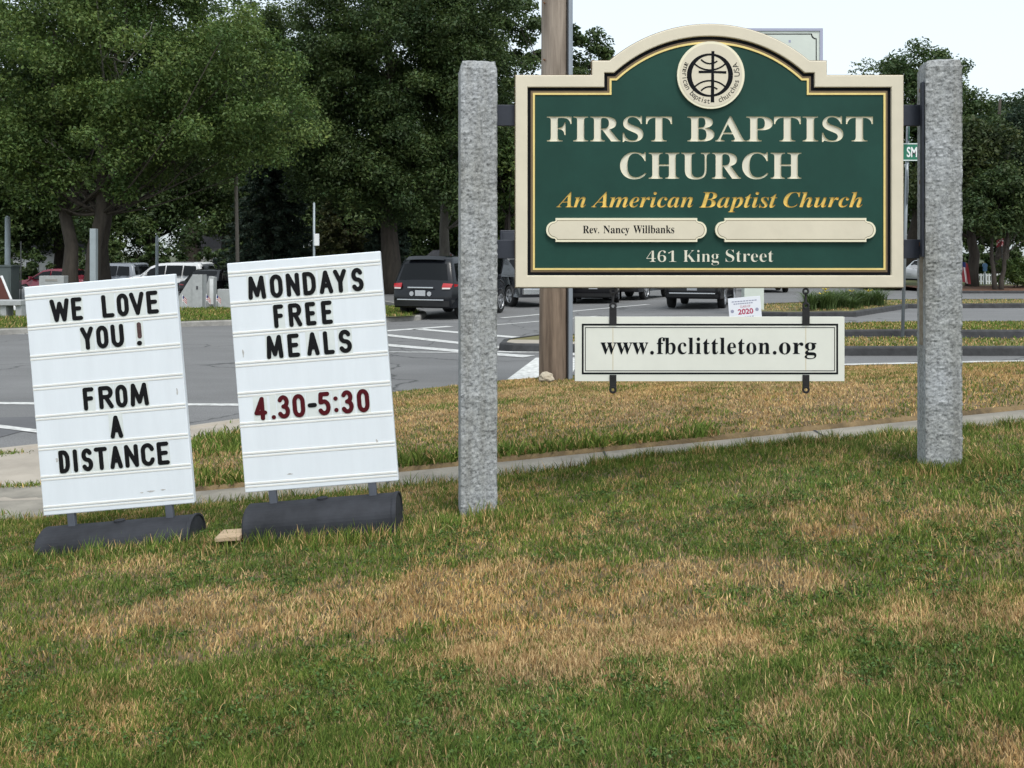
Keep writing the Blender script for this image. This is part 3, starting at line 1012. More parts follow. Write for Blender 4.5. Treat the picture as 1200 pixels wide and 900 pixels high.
# cross
cxx = ex + 2.0 * ss
stroke(bm, [(cxx + 0.3 * ss, ez + 28 * ss), (cxx, ez + 5 * ss), (cxx - 0.3 * ss, ez - 32 * ss)], [3.6 * ss, 3.2 * ss, 4.2 * ss], EY - 0.0005)
stroke(bm, [(cxx - 16.5 * ss, ez + 3.6 * ss), (cxx, ez + 3.6 * ss), (cxx + 16 * ss, ez + 3.0 * ss)], [2.9 * ss, 2.5 * ss, 2.9 * ss], EY - 0.0007)
bm_obj('globe_cross', bm, M['black_line'], em)
def ring_text(s, a0, a1, r, h):
    """small letters along a circle from angle a0 to a1 (degrees), feet outwards"""
    n = len(s)
    for i, ch in enumerate(s):
        if ch == ' ':
            continue
        a = R(a0 + (a1 - a0) * (i + .5) / n)
        cu_ = bpy.data.curves.new('t', 'FONT'); cu_.body = ch; cu_.size = h; cu_.align_x = 'CENTER'; cu_.offset = 0.0
        o_ = bpy.data.objects.new('t', cu_); COL.objects.link(o_)
        m_ = bpy.data.meshes.new_from_object(o_.evaluated_get(bpy.context.evaluated_depsgraph_get()))
        bpy.data.objects.remove(o_)
        c_, s_ = math.cos(a + PI / 2), math.sin(a + PI / 2)
        px_, pz_ = ex + r * math.cos(a), ez + r * math.sin(a)
        for v in m_.vertices:
            x, z = v.co.x, v.co.y
            v.co = Vector((px_ + x * c_ - z * s_, EY, pz_ + x * s_ + z * c_))
        tmp.from_mesh(m_)
        bpy.data.meshes.remove(m_)
tmp = bmesh.new()
ring_text('american', 152, 213, 33.6 * ss, 9.2 * ss)
bm_obj('rim_lettering', tmp, M['black_line'], em)
tmp = bmesh.new()
ring_text('baptist', 221, 268, 33.6 * ss, 9.2 * ss)
bm_obj('rim_lettering', tmp, M['black_line'], em)
tmp = bmesh.new()
ring_text('churches', 286, 350, 33.6 * ss, 9.2 * ss)
bm_obj('rim_lettering', tmp, M['black_line'], em)
tmp = bmesh.new()
ring_text('USA', 357, 386, 33.6 * ss, 9.2 * ss)
bm_obj('rim_lettering', tmp, M['black_line'], em)

# steel straps that carry the sign between the posts
for (a, b, y0, y1) in ((580, 612, 121, 146), (1052, 1083, 121, 146), (580, 612, 281, 303), (1052, 1083, 280.5, 303)):
    box('bracket', (sx((a + b) / 2), SD + 0.062, sz((y0 + y1) / 2)), ((b - a) * ss, 0.02, (y1 - y0) * ss), M['steel_strap'], sign, 0.003)

# ------------------------------------------------------------------ hanging web-address board
us = ss
hang = thing('hanging_board', 'small white web address board hanging from two iron straps under the green church sign', 'sign', (0, 0, 0))
def upoly(x0, x1, y0, y1):
    return [(sx(x0), sz(y1)), (sx(x1), sz(y1)), (sx(x1), sz(y0)), (sx(x0), sz(y0))]
UD = SD + 0.012
prism('board', upoly(674, 990.5, 371.5, 447), UD, UD + 0.03, M['url_white'], hang, 0.002)
ring_plate('border', upoly(682, 983, 379.5, 439), upoly(684.2, 980.8, 381.7, 436.8), UD - 0.0012, UD + 0.002, M['black_line'], hang)
ring_plate('border', upoly(685.8, 979.2, 383.6, 435.2), upoly(686.6, 978.4, 384.4, 434.4), UD - 0.0012, UD + 0.002, M['black_line'], hang)
for wd, u0, u1, v0, v1 in (('www', 704, 760, 401.5, 415.5), ('fbclittleton', 770, 903, 395.5, 415.5), ('org', 913.5, 957.5, 401.5, 421)):
    lettering('web_address', bold(wd), sx(u0), sx(u1), sz(v1), sz(v0), UD - 0.0015, M['black_line'], hang, spacing=1.06)
for u in (764.5, 908.5):
    prism('web_address', arc_pts(sx(u), sz(413.6), 2.2 * us, 0, 2 * PI * 19 / 20, 19), UD - 0.0015, UD + 0.001, M['black_line'], hang)
def ring_of(bm, c, rad, thick, n=16, m_=6):
    vs_ = []
    for i in range(n):
        a = 2 * PI * i / n
        ctr = Vector((c[0] + rad * math.cos(a), c[1], c[2] + rad * math.sin(a)))
        dr = Vector((math.cos(a), 0, math.sin(a)))
        vs_.append([bm.verts.new(ctr + dr * thick * math.cos(2 * PI * k / m_) + Vector((0, 1, 0)) * thick * math.sin(2 * PI * k / m_)) for k in range(m_)])
    for i in range(n):
        for k in range(m_):
            bm.faces.new((vs_[i][k], vs_[(i + 1) % n][k], vs_[(i + 1) % n][(k + 1) % m_], vs_[i][(k + 1) % m_]))
for px, top in ((718.5, 337), (945, 337)):
    bm = bmesh.new()
    add_box(bm, (sx(px), UD - 0.004, sz(371)), (8.5 * us, 0.006, 20 * us), None, 0.001)
    ring_of(bm, (sx(px), UD - 0.004, sz(358.5)), 3.2 * us, 1.3 * us)
    add_tube(bm, [(sx(px) - .001, UD, sz(357)), (sx(px) + .002, UD + .004, sz(347)), (sx(px), UD, sz(343))], 1.5 * us, 8)
    ring_of(bm, (sx(px), UD, sz(341.5)), 3.0 * us, 1.2 * us)
    add_tube(bm, [(sx(px), UD, sz(339)), (sx(px), UD, sz(330))], 1.2 * us, 8)
    bm_obj('iron_strap', bm, M['iron'], hang)
    bm = bmesh.new()
    add_box(bm, (sx(px), UD - 0.004, sz(447)), (8.0 * us, 0.006, 15 * us), None, 0.001)
    ring_of(bm, (sx(px), UD - 0.004, sz(457)), 3.2 * us, 1.4 * us)
    add_tube(bm, [(sx(px), UD - 0.010, sz(443)), (sx(px), UD - 0.004, sz(443))], 1.8 * us, 8)
    bm_obj('iron_strap', bm, M['iron'], hang)
    box('rust_streak', (sx(px), UD - 0.0006, sz(409)), (1.0 * us, 0.0008, 52 * us), mat('faint_rust', (0.62, 0.56, 0.42), 0.7, 0.05, 30), hang)

# ------------------------------------------------------------------ letter boards
def cubic_arc(cx, cz, rx, rz, a0, a1, n=10):
    return [(cx + rx * math.cos(R(a0 + (a1 - a0) * k / n)), cz + rz * math.sin(R(a0 + (a1 - a0) * k / n))) for k in range(n + 1)]
# strokes in a unit box, centre lines
GLYPH = {
    'W': [[(0, 1), (.24, 0), (.5, .85), (.76, 0), (1, 1)]],
    'E': [[(1, 1), (0, 1), (0, 0), (1, 0)], [(0, .52), (.85, .52)]],
    'L': [[(0, 1), (0, 0), (1, 0)]],
    'O': [cubic_arc(.5, .70, .5, .30, 0, 180) + cubic_arc(.5, .30, .5, .30, 180, 360) + [(1, .70)]],
    '0': [cubic_arc(.5, .70, .5, .30, 0, 180) + cubic_arc(.5, .30, .5, .30, 180, 360) + [(1, .70)]],
    'V': [[(0, 1), (.5, 0), (1, 1)]],
    'Y': [[(0, 1), (.5, .45), (1, 1)], [(.5, .45), (.5, 0)]],
    'U': [[(0, 1), (0, .3)] + cubic_arc(.5, .30, .5, .30, 180, 360) + [(1, 1)]],
    'F': [[(1, 1), (0, 1), (0, 0)], [(0, .52), (.85, .52)]],
    'R': [[(0, 0), (0, 1), (.5, 1)] + cubic_arc(.6, .76, .4, .24, 90, -90) + [(0, .52)], [(.5, .50), (1, 0)]],
    'M': [[(0, 0), (.10, 1), (.5, .12), (.90, 1), (1, 0)]],
    'A': [[(0, 0), (.5, 1), (1, 0)], [(.22, .32), (.78, .32)]],
    'D': [[(0, 0), (0, 1), (.4, 1)] + cubic_arc(.4, .62, .6, .38, 90, 0) + cubic_arc(.4, .38, .6, .38, 0, -90) + [(0, 0)]],
    'I': [[(.5, 1), (.5, 0)]],
    'S': [cubic_arc(.5, .75, .46, .25, 25, 270, 12) + cubic_arc(.5, .25, .5, .25, 90, -155, 12)],
    'T': [[(0, 1), (1, 1)], [(.5, 1), (.5, 0)]],
    'N': [[(0, 0), (0, 1), (1, 0), (1, 1)]],
    'C': [cubic_arc(.5, .70, .5, .30, 15, 180) + cubic_arc(.5, .30, .5, .30, 180, 345)],
    '4': [[(1, .28), (0, .28), (.72, 1), (.72, 0)]],
    '3': [cubic_arc(.45, .76, .45, .24, 155, -90, 12) + cubic_arc(.45, .26, .52, .26, 90, -155, 12)],
    '5': [[(.92, 1), (.12, 1), (.06, .58)] + cubic_arc(.45, .31, .52, .31, 118, -150, 14)],
    '.': [[(.45, 0), (.55, 0)]],
    '-': [[(0, .47), (1, .47)]],
    ':': [[(.45, .12), (.55, .12)], [(.45, .72), (.55, .72)]],
    '!': [[(.5, 1), (.5, .36)]],
}
def capsule(bm, a, b, r, y0, y1, n=7):
    a = Vector(a); b = Vector(b)
    d = (b - a)
    if d.length < 1e-6:
        d = Vector((1, 0))
    d.normalize()
    ang = math.atan2(d.y, d.x)
    P = [(b.x + r * math.cos(ang + t), b.y + r * math.sin(ang + t)) for t in [(-PI / 2 + PI * k / n) for k in range(n + 1)]]
    P += [(a.x + r * math.cos(ang + t), a.y + r * math.sin(ang + t)) for t in [(PI / 2 + PI * k / n) for k in range(n + 1)]]
    f = [bm.verts.new((x, y0, z)) for x, z in P]
    g = [bm.verts.new((x, y1, z)) for x, z in P]
    k = len(P)
    bm.faces.new(list(reversed(f)))
    for i in range(k):
        bm.faces.new((f[i], f[(i + 1) % k], g[(i + 1) % k], g[i]))

def board_letter(ch, x0, x1, zc, h, y, parent, m, mdot=None, tilt=0.0):
    """one changeable letter: a thin clear-cream card with the raised dark letter on it"""
    r = h * 0.092
    if ch in '.:I!-':
        pad = 0.006
    else:
        pad = 0.004
    card = box('letter_card', ((x0 + x1) / 2, y + 0.001 + 0.0006 * (int(x0 * 1000) % 2), zc), (x1 - x0 + 2 * pad, 0.0012, h * 1.14), M['letter_card'], parent)
    bm = bmesh.new()
    z0 = zc - h / 2
    k = 0
    rx0, rx1 = x0 + r, x1 - r
    if rx1 < rx0:
        rx0 = rx1 = (x0 + x1) / 2
    for st_ in GLYPH[ch]:
        pts = [(rx0 + u * (rx1 - rx0), z0 + r + v * (h - 2 * r)) for u, v in st_]
        pts = [(x + tilt * (z - zc), z) for x, z in pts]
        for a, b in zip(pts[:-1], pts[1:]):
            capsule(bm, a, b, r, y - 0.0022 - 0.00012 * (k % 9), y - 0.0002)
            k += 1
    o = bm_obj('letter', bm, m, card)
    if ch == '!':
        bm = bmesh.new()
        capsule(bm, (rx0 - 0.001, z0 + r), (rx0 + 0.001, z0 + r), r * 1.1, y - 0.0022, y - 0.0002)
        bm_obj('letter_dot', bm, mdot or m, card)
    return card

def letter_board(label, loc, tilt, w, h, rows, leg_h, base_w, base_r, dz_board, yaw=0.0, smear=()):
    """local frame: x along the board, z up, board bottom-left corner relative to the centre of the base; tilt: roll (radians)"""
    t = thing('letter_board', label, 'sign', loc, 0.0, 'portable letter boards on the lawn')
    t.rotation_euler = (0, tilt, yaw)
    z0 = leg_h
    bd = box('board', (dz_board, 0.0, z0 + h / 2), (w, 0.036, h), M['board_white'], t, 0.005)
    yf = -0.018
    n = 7
    pitch = (h - 0.085) / n
    zr = []
    for k in range(n + 1):
        zz = z0 + h - 0.062 - k * pitch * (h - 0.10) / (h - 0.085)
        zr.append(zz)
        bm = bmesh.new()
        for dz, hh, dep in ((0.010, 0.011, 0.0042), (-0.008, 0.010, 0.0028)):
            add_box(bm, (dz_board, yf - dep / 2 + 0.001, zz + dz), (w - 0.004, dep, hh), None, 0.0015)
        bm_obj('rail', bm, M['rail'], t)
    for r, chars in rows:
        zc = (zr[r] + zr[r + 1]) / 2 - 0.001
        for c in chars:
            ch, u0, u1 = c[:3]
            m = c[3] if len(c) > 3 else M['letter_black']
            board_letter(ch, dz_board - w / 2 + u0 * w, dz_board - w / 2 + u1 * w, zc + 0.002, LH, yf - 0.0022, t, m, M['letter_black'])
    # scuffs where the board has been dragged about
    if smear:
        for u, dz_, ww, hh in smear:
            pts = [(dz_board - w / 2 + u * w + ww * math.cos(a_) * (.7 + .3 * math.sin(3 * a_ + u * 9)), z0 + dz_ + hh * math.sin(a_)) for a_ in [2 * PI * q_ / 14 for q_ in range(14)]]
            prism('scuff', pts, yf - 0.0008, yf + 0.001, M['dirt'], t)
    # two short legs
    for u in (0.175, 0.825):
        box('leg', (dz_board - w / 2 + u * w, 0.0, leg_h / 2 + 0.02 + base_r * .5), (0.042, 0.030, leg_h - base_r * .6), M['leg_metal'], t, 0.004)
    # half-round weighted base
    bm = bmesh.new()
    n = 20
    prof = [(base_r * 1.12, 0.0)] + [(base_r * 1.10 * math.cos(PI * k / n), 0.02 + (base_r - .02) * math.sin(PI * k / n)) for k in range(n + 1)] + [(-base_r * 1.12, 0.0)]
    prof = prof[1:-1] + [(-base_r * 1.1, -0.05), (base_r * 1.1, -0.05)]
    xs_ = [(-base_w / 2, 0.90), (-base_w / 2 + 0.012, 1.0), (base_w / 2 - 0.03, 1.0), (base_w / 2 - 0.018, 1.035), (base_w / 2, 1.035), (base_w / 2, 0.97), (base_w / 2 - 0.006, 0.94)]
    rings = [[bm.verts.new((x, p * s, q * s)) for p, q in prof] for x, s in xs_]
    k = len(prof)
    for a, b in zip(rings[:-1], rings[1:]):
        for i in range(k):
            bm.faces.new((a[i], a[(i + 1) % k], b[(i + 1) % k], b[i]))
    bm.faces.new(rings[0]); bm.faces.new(list(reversed(rings[-1])))
    # filler cap
    add_tube(bm, [(0.0, 0, base_r - 0.005), (0.0, 0, base_r + 0.008)], 0.03, 14)
    bm_obj('weighted_base', bm, M['base_plastic'], t)
    return t

LH = 0.126
RD = M['letter_red']
rows1 = [(0, [('W', .163, .29), ('E', .304, .375), ('L', .505, .584), ('O', .605, .682), ('V', .69, .786), ('E', .802, .878)]),
         (1, [('Y', .348, .434), ('O', .452, .53), ('U', .549, .633), ('!', .718, .757, M['letter_faded'])]),
         (3, [('F', .33, .402), ('R', .433, .527), ('O', .544, .622), ('M', .64, .76)]),
         (4, [('A', .489, .572)]),
         (5, [('D', .134, .205), ('I', .228, .258), ('S', .284, .358), ('T', .37, .456), ('A', .47, .553), ('N', .57, .66), ('C', .678, .767), ('E', .785, .863)])]
rows2 = [(0, [('M', .125, .24), ('O', .27, .352), ('N', .376, .462), ('D', .484, .568), ('A', .59, .678), ('Y', .685, .77), ('S', .80, .878)]),
         (1, [('F', .278, .344), ('R', .376, .46), ('E', .486, .553), ('E', .59, .66)]),
         (2, [('M', .214, .322), ('E', .354, .43), ('A', .477, .558), ('L', .587, .656), ('S', .686, .77)]),
         (4, [('4', .103, .186, RD), ('.', .214, .24, RD), ('3', .258, .337, RD), ('0', .354, .435, RD), ('-', .452, .512), ('5', .52, .602, RD), (':', .62, .652, RD), ('3', .673, .752, RD), ('0', .774, .854, RD)])]
BD1 = 5.42; b1 = BD1 / F
BD2 = 5.30; b2 = BD2 / F
TL = R(5.4)
# board 1: base centre at pixel (143, 632)
p = S(142.5, 637.5, BD1)
letter_board('white letter board on the lawn reading WE LOVE YOU FROM A DISTANCE', tuple(p), -R(5.0), 177.5 * b1, 268.5 * b1, rows1, 0.195, 0.85, 0.126, 0.010, R(-0.5), [(.72, .085, .028, .005), (.80, .088, .018, .004), (.66, .082, .012, .004), (.12, .30, .010, .012), (.95, .62, .006, .020)])
p = S(380, 613.0, BD2)
letter_board('white letter board on the lawn reading MONDAYS FREE MEALS with dark red times', tuple(p), -R(4.6), 180 * b2, 269 * b2, rows2, 0.200, 0.82, 0.132, 0.006, R(-0.5), [(.30, .083, .020, .004), (.88, .22, .008, .014), (.06, .75, .006, .022)])

# small wood shim beside the second base
wd = S(271, 627, 5.2)
tag(box('wood_block', (wd.x, wd.y, wd.z), (0.13, 0.16, 0.022), M['shim'], None, 0.003, Matrix.Rotation(R(-4), 4, 'Y')), 'small scrap of bare wood on the grass against the end of a letter board base', 'wood scrap')

# ------------------------------------------------------------------ cars
def paint(name, col, rough=0.22, metal=0.0):
    return mat(name, col, rough, metal=metal, coat=0.15 if max(col) < .05 else .5, spec=0.3 if max(col) < .05 else .5)

class Car:
    """local frame: x forward, y left, z up, origin on the road under the rear axle's centre... the middle of the rear bumper"""
    def __init__(s, L, Wd, H, kind):
        s.L, s.W, s.H, s.kind = L, Wd, H, kind
        g = 0.33 if kind != 'sedan' else 0.21
        wr = 0.36 if kind != 'sedan' else 0.32
        s.wr = wr; s.g = g
        s.ax = (0.95, L - 0.92)
        belt = H * 0.60 if kind == 'suv' else H * 0.62
        if kind == 'truck':
            belt = H * 0.58
        s.belt = belt
        def arch(cx, r):
            return [(cx + r * math.cos(PI - PI * k / 8), max(g, wr + (r) * math.sin(PI * k / 8) * 1.0 - 0.02)) for k in range(9)]
        up = []
        if kind == 'suv':
            up = [(0.0, g + .12), (-0.02, H * .32), (0.0, H * .44), (0.06, H * .50), (0.10, belt), (0.30, H * .90), (0.40, H * .965), (0.62, H), (L * .42, H), (L * .58, H * .965), (L * .665, H * .88), (L * .79, belt + .05), (L * .90, belt - .03), (L - .12, belt - .14), (L - .02, H * .42), (L, H * .32), (L - .04, g + .04)]
        elif kind == 'sedan':
            up = [(0.0, g + .14), (-0.02, H * .40), (0.03, H * .56), (0.10, belt + .02), (0.45, belt + .05), (0.62, belt + .07), (1.15, H * .95), (1.45, H), (L * .50, H), (L * .58, H * .95), (L * .74, belt + .03), (L * .88, belt - .05), (L - .14, belt - .16), (L - .02, H * .42), (L, H * .30), (L - .04, g + .04)]
        elif kind == 'truck':
            up = [(0.0, g + .20), (-0.02, H * .40), (0.0, belt), (1.55, belt), (1.60, belt + .02), (1.68, H * .9), (1.85, H), (L * .55, H), (L * .60, H * .95), (L * .70, belt + .05), (L * .88, belt - .02), (L - .10, belt - .10), (L - .02, H * .42), (L, H * .32), (L - .04, g + .06)]
        low = [(L - .10, g)] + list(reversed(arch(s.ax[1], wr * 1.17))) + list(reversed(arch(s.ax[0], wr * 1.17))) + [(0.08, g)]
        s.outline = up + low
        s.nup = len(up)
    def f(s, x, y, z, out=0.0):
        """bend the straight extrusion into a car body; y in -1..1"""
        H, L = s.H, s.L
        hw = s.W / 2
        t = max(0.0, (z - s.belt) / (H - s.belt))
        half = hw * (1 - 0.25 * t - 0.035 * max(0, (s.belt * .55 - z) / s.belt))
        # plan rounding
        e0 = max(0.0, 1 - x / 0.55); e1 = max(0.0, (x - (L - 1.1)) / 1.1)
        half *= 1 - 0.08 * e0 * e0 - 0.16 * e1 * e1
        yy = y * (half + (out if abs(y) > .9 else 0))
        bow = abs(y) ** 3
        if x < L * .5:
            xx = x + 0.10 * bow * max(0, 1 - x / 1.2)
        else:
            xx = x - 0.22 * bow * max(0, 1 - (L - x) / 1.6)
        zz = z - (0.035 * abs(y) ** 2.5 if z > s.belt * .9 else 0)
        return Vector((xx, yy, zz))
    def body(s, m, parent):
        ysl = [-1, -.985, -.93, -.75, -.4, 0, .4, .75, .93, .985, 1]
        bm = bmesh.new()
        rings = []
        cx = s.L / 2; cz = s.H * .45
        for y in ysl:
            sh = {1: 0.022, .985: 0.007, .93: 0.0}.get(abs(y), 0.0)
            row = []
            for i, (x, z) in enumerate(s.outline):
                X, Z = x, z
                if i < s.nup and sh:
                    X = x + (sh if x < cx else -sh) * 1.5
                    Z = z - sh * (1.0 if z > cz else 0)
                row.append(bm.verts.new(s.f(X, y, Z)))
            rings.append(row)
        n = len(s.outline)
        for a, b in zip(rings[:-1], rings[1:]):
            for i in range(n):
                bm.faces.new((a[i], a[(i + 1) % n], b[(i + 1) % n], b[i]))
        for r in (rings[0], rings[-1]):
            fc = bm.faces.new(r)
            bmesh.ops.triangulate(bm, faces=[fc])
        bmesh.ops.recalc_face_normals(bm, faces=bm.faces)
        o = bm_obj('body', bm, [m, M['trim']], parent)
        for p in o.data.polygons:
            p.use_smooth = abs(p.normal.y) < 0.93
            c = p.center
            if p.normal.z < -0.25 and c.z < s.g + .03:
                p.material_index = 1
            if c.z < s.wr * 2.2 and abs(c.y) < s.W / 2 - .03 and any(abs(c.x - a) < s.wr * 1.16 for a in s.ax) and p.normal.z < 0.3 and c.x > .1 and c.x < s.L - .1:
                p.material_index = 1
        me = o.data
        try:
            me.set_sharp_from_angle(angle=R(38))
        except Exception:
            pass
        return o
    def panel(s, name, pts, y0, y1, out, m, parent, n=8, nrm=None):
        """a strip over the body: pts (x, z) polyline, across y0..y1, lifted outwards by `out` along the outline normal"""
        V = []; Fc = []
        k = len(pts)
        for i, (x, z) in enumerate(pts):
            a = Vector(pts[max(i - 1, 0)]); b = Vector(pts[min(i + 1, k - 1)])
            t = (b - a).normalized()
            nn = nrm if nrm else (-t.y, t.x)
            for j in range(n + 1):
                y = y0 + (y1 - y0) * j / n
                yy = y[i] if isinstance(y, (list, tuple)) else y
                V.append(s.f(x + nn[0] * out, yy, z + nn[1] * out))
        for i in range(k - 1):
            for j in range(n):
                q = i * (n + 1) + j
                Fc.append((q, q + 1, q + n + 2, q + n + 1))
        o = mesh_obj(name, V, Fc, m, parent)
        sol = 0.012
        bm = bmesh.new(); bm.from_mesh(o.data)
        bmesh.ops.recalc_face_normals(bm, faces=bm.faces)
        r = bmesh.ops.solidify(bm, geom=bm.faces[:], thickness=sol)
        bm.to_mesh(o.data); bm.free()
        return o
    def side_panel(s, name, poly, side, out, m, parent):
        """polygon (x, z) on the flank, pushed out by `out`, with a little thickness"""
        bm = bmesh.new()
        a = []; b = []
        for x, z in poly:
            p = s.f(x, side * 1.0, z)
            a.append(bm.verts.new((p.x, p.y + side * out, p.z)))
            b.append(bm.verts.new((p.x, p.y - side * 0.02, p.z)))
        n = len(poly)
        bm.faces.new(a); bm.faces.new(list(reversed(b)))
        for i in range(n):
            bm.faces.new((a[i], a[(i + 1) % n], b[(i + 1) % n], b[i]))
        bmesh.ops.triangulate(bm, faces=[f_ for f_ in bm.faces if len(f_.verts) > 4])
        return bm_obj(name, bm, m, parent)

def wheel(parent, x, y, r, rim_m, side):
    bm = bmesh.new()
    prof = [(0.60, -0.10), (0.93, -0.11), (1.0, -0.085), (1.0, 0.085), (0.93, 0.11), (0.66, 0.105)]
    n = 28
    rings = []
    for k in range(n):
        a = 2 * PI * k / n
        rings.append([bm.verts.new((x + r * p * math.cos(a), y + q, r + r * p * math.sin(a))) for p, q in prof])
    for k in range(n):
        for i in range(len(prof) - 1):
            bm.faces.new((rings[k][i], rings[k][i + 1], rings[(k + 1) % n][i + 1], rings[(k + 1) % n][i]))
    t = bm_obj('wheel', bm, M['tyre'], parent, smooth=True)
    bm = bmesh.new()
    rr = r * .66
    # rim: dish with five spokes
    add_tube(bm, [(x, y + side * 0.02, r), (x, y + side * 0.03, r)], rr, 24)
    for k in range(5):
        a = 2 * PI * k / 5 + .3
        c = Vector((x + rr * .52 * math.cos(a), y + side * 0.085, r + rr * .52 * math.sin(a)))
        add_box(bm, c, (rr * .95, 0.03, rr * .30), Matrix.Rotation(-a, 4, 'Y'))
    add_tube(bm, [(x, y + side * 0.06, r), (x, y + side * 0.108, r)], rr * .28, 12)
    ring_of(bm, (x, y + side * 0.09, r), rr * .96, rr * .07, 24, 6)
    bm_obj('rim', bm, rim_m, t)
    return t

def build_car(label, kind, L, Wd, H, col, loc, heading, group=None, rim='rim', cat='car', white_trim=True, name='parked_car', detail=True):
    """heading: angle of the nose from the viewing direction, clockwise seen from above (0 = driving away)"""
    t = thing(name, label, cat, loc, PI / 2 - heading, group)
    c = Car(L, Wd, H, kind)
    pm = paint(name + '_paint', col)
    body = c.body(pm, t)
    b = c.belt; g0 = c.g
    if kind == 'suv':
        # back window, windscreen
        c.panel('rear_window', [(0.125, b + .05), (0.29, H * .875)], [-.80, -.74], [.80, .74], 0.008, M['glass'], t) if False else None
        c.panel('rear_window', [(0.125, b + .05), (0.20, b + .05 + (H * .885 - b - .05) * .5), (0.29, H * .885)], -.84, .84, 0.008, M['glass'], t, nrm=(-.96, .25))
        c.panel('windscreen', [(L * .675, H * .875), (L * .78, b + .07)], -.84, .84, 0.008, M['glass'], t, nrm=(.6, .8))
        c.panel('spoiler', [(0.24, H * .93), (0.40, H * .985)], -.80, .80, 0.035, pm, t, nrm=(-.5, .85))
        gl = [(0.40, b + .05), (0.52, H * .90), (1.25, H * .915), (1.25, b + .04)]
        g2 = [(1.33, b + .04), (1.33, H * .918), (2.25, H * .918), (2.25, b + .03)]
        g3 = [(2.33, b + .03), (2.33, H * .918), (L * .58, H * .895), (L * .665, H * .80), (L * .735, b + .05)]
        for sd_ in (-1, 1):
            for gg in (gl, g2, g3):
                c.side_panel('side_window', gg, sd_, 0.006, M['glass'], t)
            c.side_panel('roof_rail', [(0.7, H * .995), (0.7, H * 1.012), (L * .5, H * 1.012), (L * .5, H * .995)], sd_, -0.06, M['chrome'] if not detail else M['trim'], t)
        tl_z0, tl_z1 = H * .49, H * .585
    elif kind == 'sedan':
        c.panel('rear_window', [(0.68, b + .10), (1.12, H * .935)], -.80, .80, 0.008, M['glass'], t, nrm=(-.6, .8))
        c.panel('windscreen', [(L * .585, H * .94), (L * .73, b + .05)], -.84, .84, 0.008, M['glass'], t, nrm=(.6, .8))
        gl = [(0.95, b + .06), (1.30, H * .92), (L * .45, H * .94), (L * .45, b + .04)]
        g3 = [(L * .47, b + .04), (L * .47, H * .94), (L * .57, H * .90), (L * .69, b + .05)]
        for sd_ in (-1, 1):
            for gg in (gl, g3):
                c.side_panel('side_window', gg, sd_, 0.006, M['glass'], t)
        tl_z0, tl_z1 = H * .48, H * .60
    else:
        c.panel('rear_window', [(1.605, b + .08), (1.675, H * .88)], -.78, .78, 0.01, M['glass'], t, nrm=(-1, .1))
        c.panel('windscreen', [(L * .61, H * .93), (L * .69, b + .09)], -.84, .84, 0.008, M['glass'], t, nrm=(.6, .8))
        gl = [(1.85, b + .05), (1.93, H * .91), (2.75, H * .92), (2.75, b + .04)]
        g3 = [(2.85, b + .04), (2.85, H * .92), (L * .58, H * .90), (L * .66, b + .07)]
        for sd_ in (-1, 1):
            for gg in (gl, g3):
                c.side_panel('side_window', gg, sd_, 0.006, M['glass'], t)
        tl_z0, tl_z1 = H * .40, H * .54
    # tail lamps wrap round the corners
    for sd_ in (-1, 1):
        o = c.panel('tail_light', [(0.02, tl_z0 + .03), (0.045, (tl_z0 + tl_z1) / 2), (0.10, tl_z1)], sd_ * .70, sd_ * 1.0, 0.014, M['tail_red'], t, nrm=(-1, .0))
        if kind == 'suv':
            c.panel('reversing_lens', [(-0.002, tl_z0 - .01), (0.015, tl_z0 + .03)], sd_ * .72, sd_ * .97, 0.014, M['tail_clear'], t, nrm=(-1, 0))
        c.side_panel('tail_light', [(0.14, tl_z0 + .05), (0.14, tl_z1), (0.36, tl_z1 - .03), (0.30, tl_z0 + .06)], sd_, 0.008, M['tail_red'], t)
        # headlamps and mirrors
        c.panel('headlight', [(L - .10, b - .19), (L - .05, b - .32)], sd_ * .62, sd_ * .96, 0.012, M['tail_clear'], t, nrm=(1, .2))
        p = c.f(L * .70, sd_, b + .10)
        box('mirror', (p.x, p.y + sd_ * .12, p.z), (0.12, 0.20, 0.15), pm, t, 0.03)
        for q in (1.28, 2.30):
            p = c.f(q, sd_, b - .10)
            box('door_handle', (p.x, p.y + sd_ * .012, p.z), (0.16, 0.03, 0.03), pm if kind != 'truck' else M['trim'], t, 0.008)
    pz = H * .42
    box('number_plate', (-0.035, 0, pz), (0.012, 0.31, 0.155), M['plate'], t, 0.003)
    if kind == 'suv':
        box('chrome_strip', (-0.03, 0, H * .505), (0.03, 0.78, 0.04), M['chrome'], t, 0.01)
        box('bumper_strip', (-0.035, 0, H * .315), (0.03, 1.42 if detail else 1.2, 0.035), M['chrome'], t, 0.008)
        c.panel('bumper', [(-0.012, g0 + .05), (-0.035, H * .30)], -.97, .97, 0.02, M['trim'], t, nrm=(-1, 0))
    elif kind == 'truck':
        box('bumper', (-0.06, 0, H * .29), (0.14, Wd * .92, 0.20), M['chrome'] if detail else M['trim'], t, 0.02)
    else:
        c.panel('bumper', [(-0.012, H * .18), (-0.035, H * .26)], -.95, .95, 0.015, M['trim'], t, nrm=(-1, 0))
    for x in c.ax:
        for sd_ in (-1, 1):
            wheel(t, x, sd_ * (Wd / 2 - 0.115), c.wr, M[rim], sd_)
    return t

QUEUE = 'cars waiting and driving on the road'
def road_at(px, D):
    x = (px - 600) / F * D
    return (x, D, float(road_z(x)) * max(0, min(1, (60 - D) / 30)))

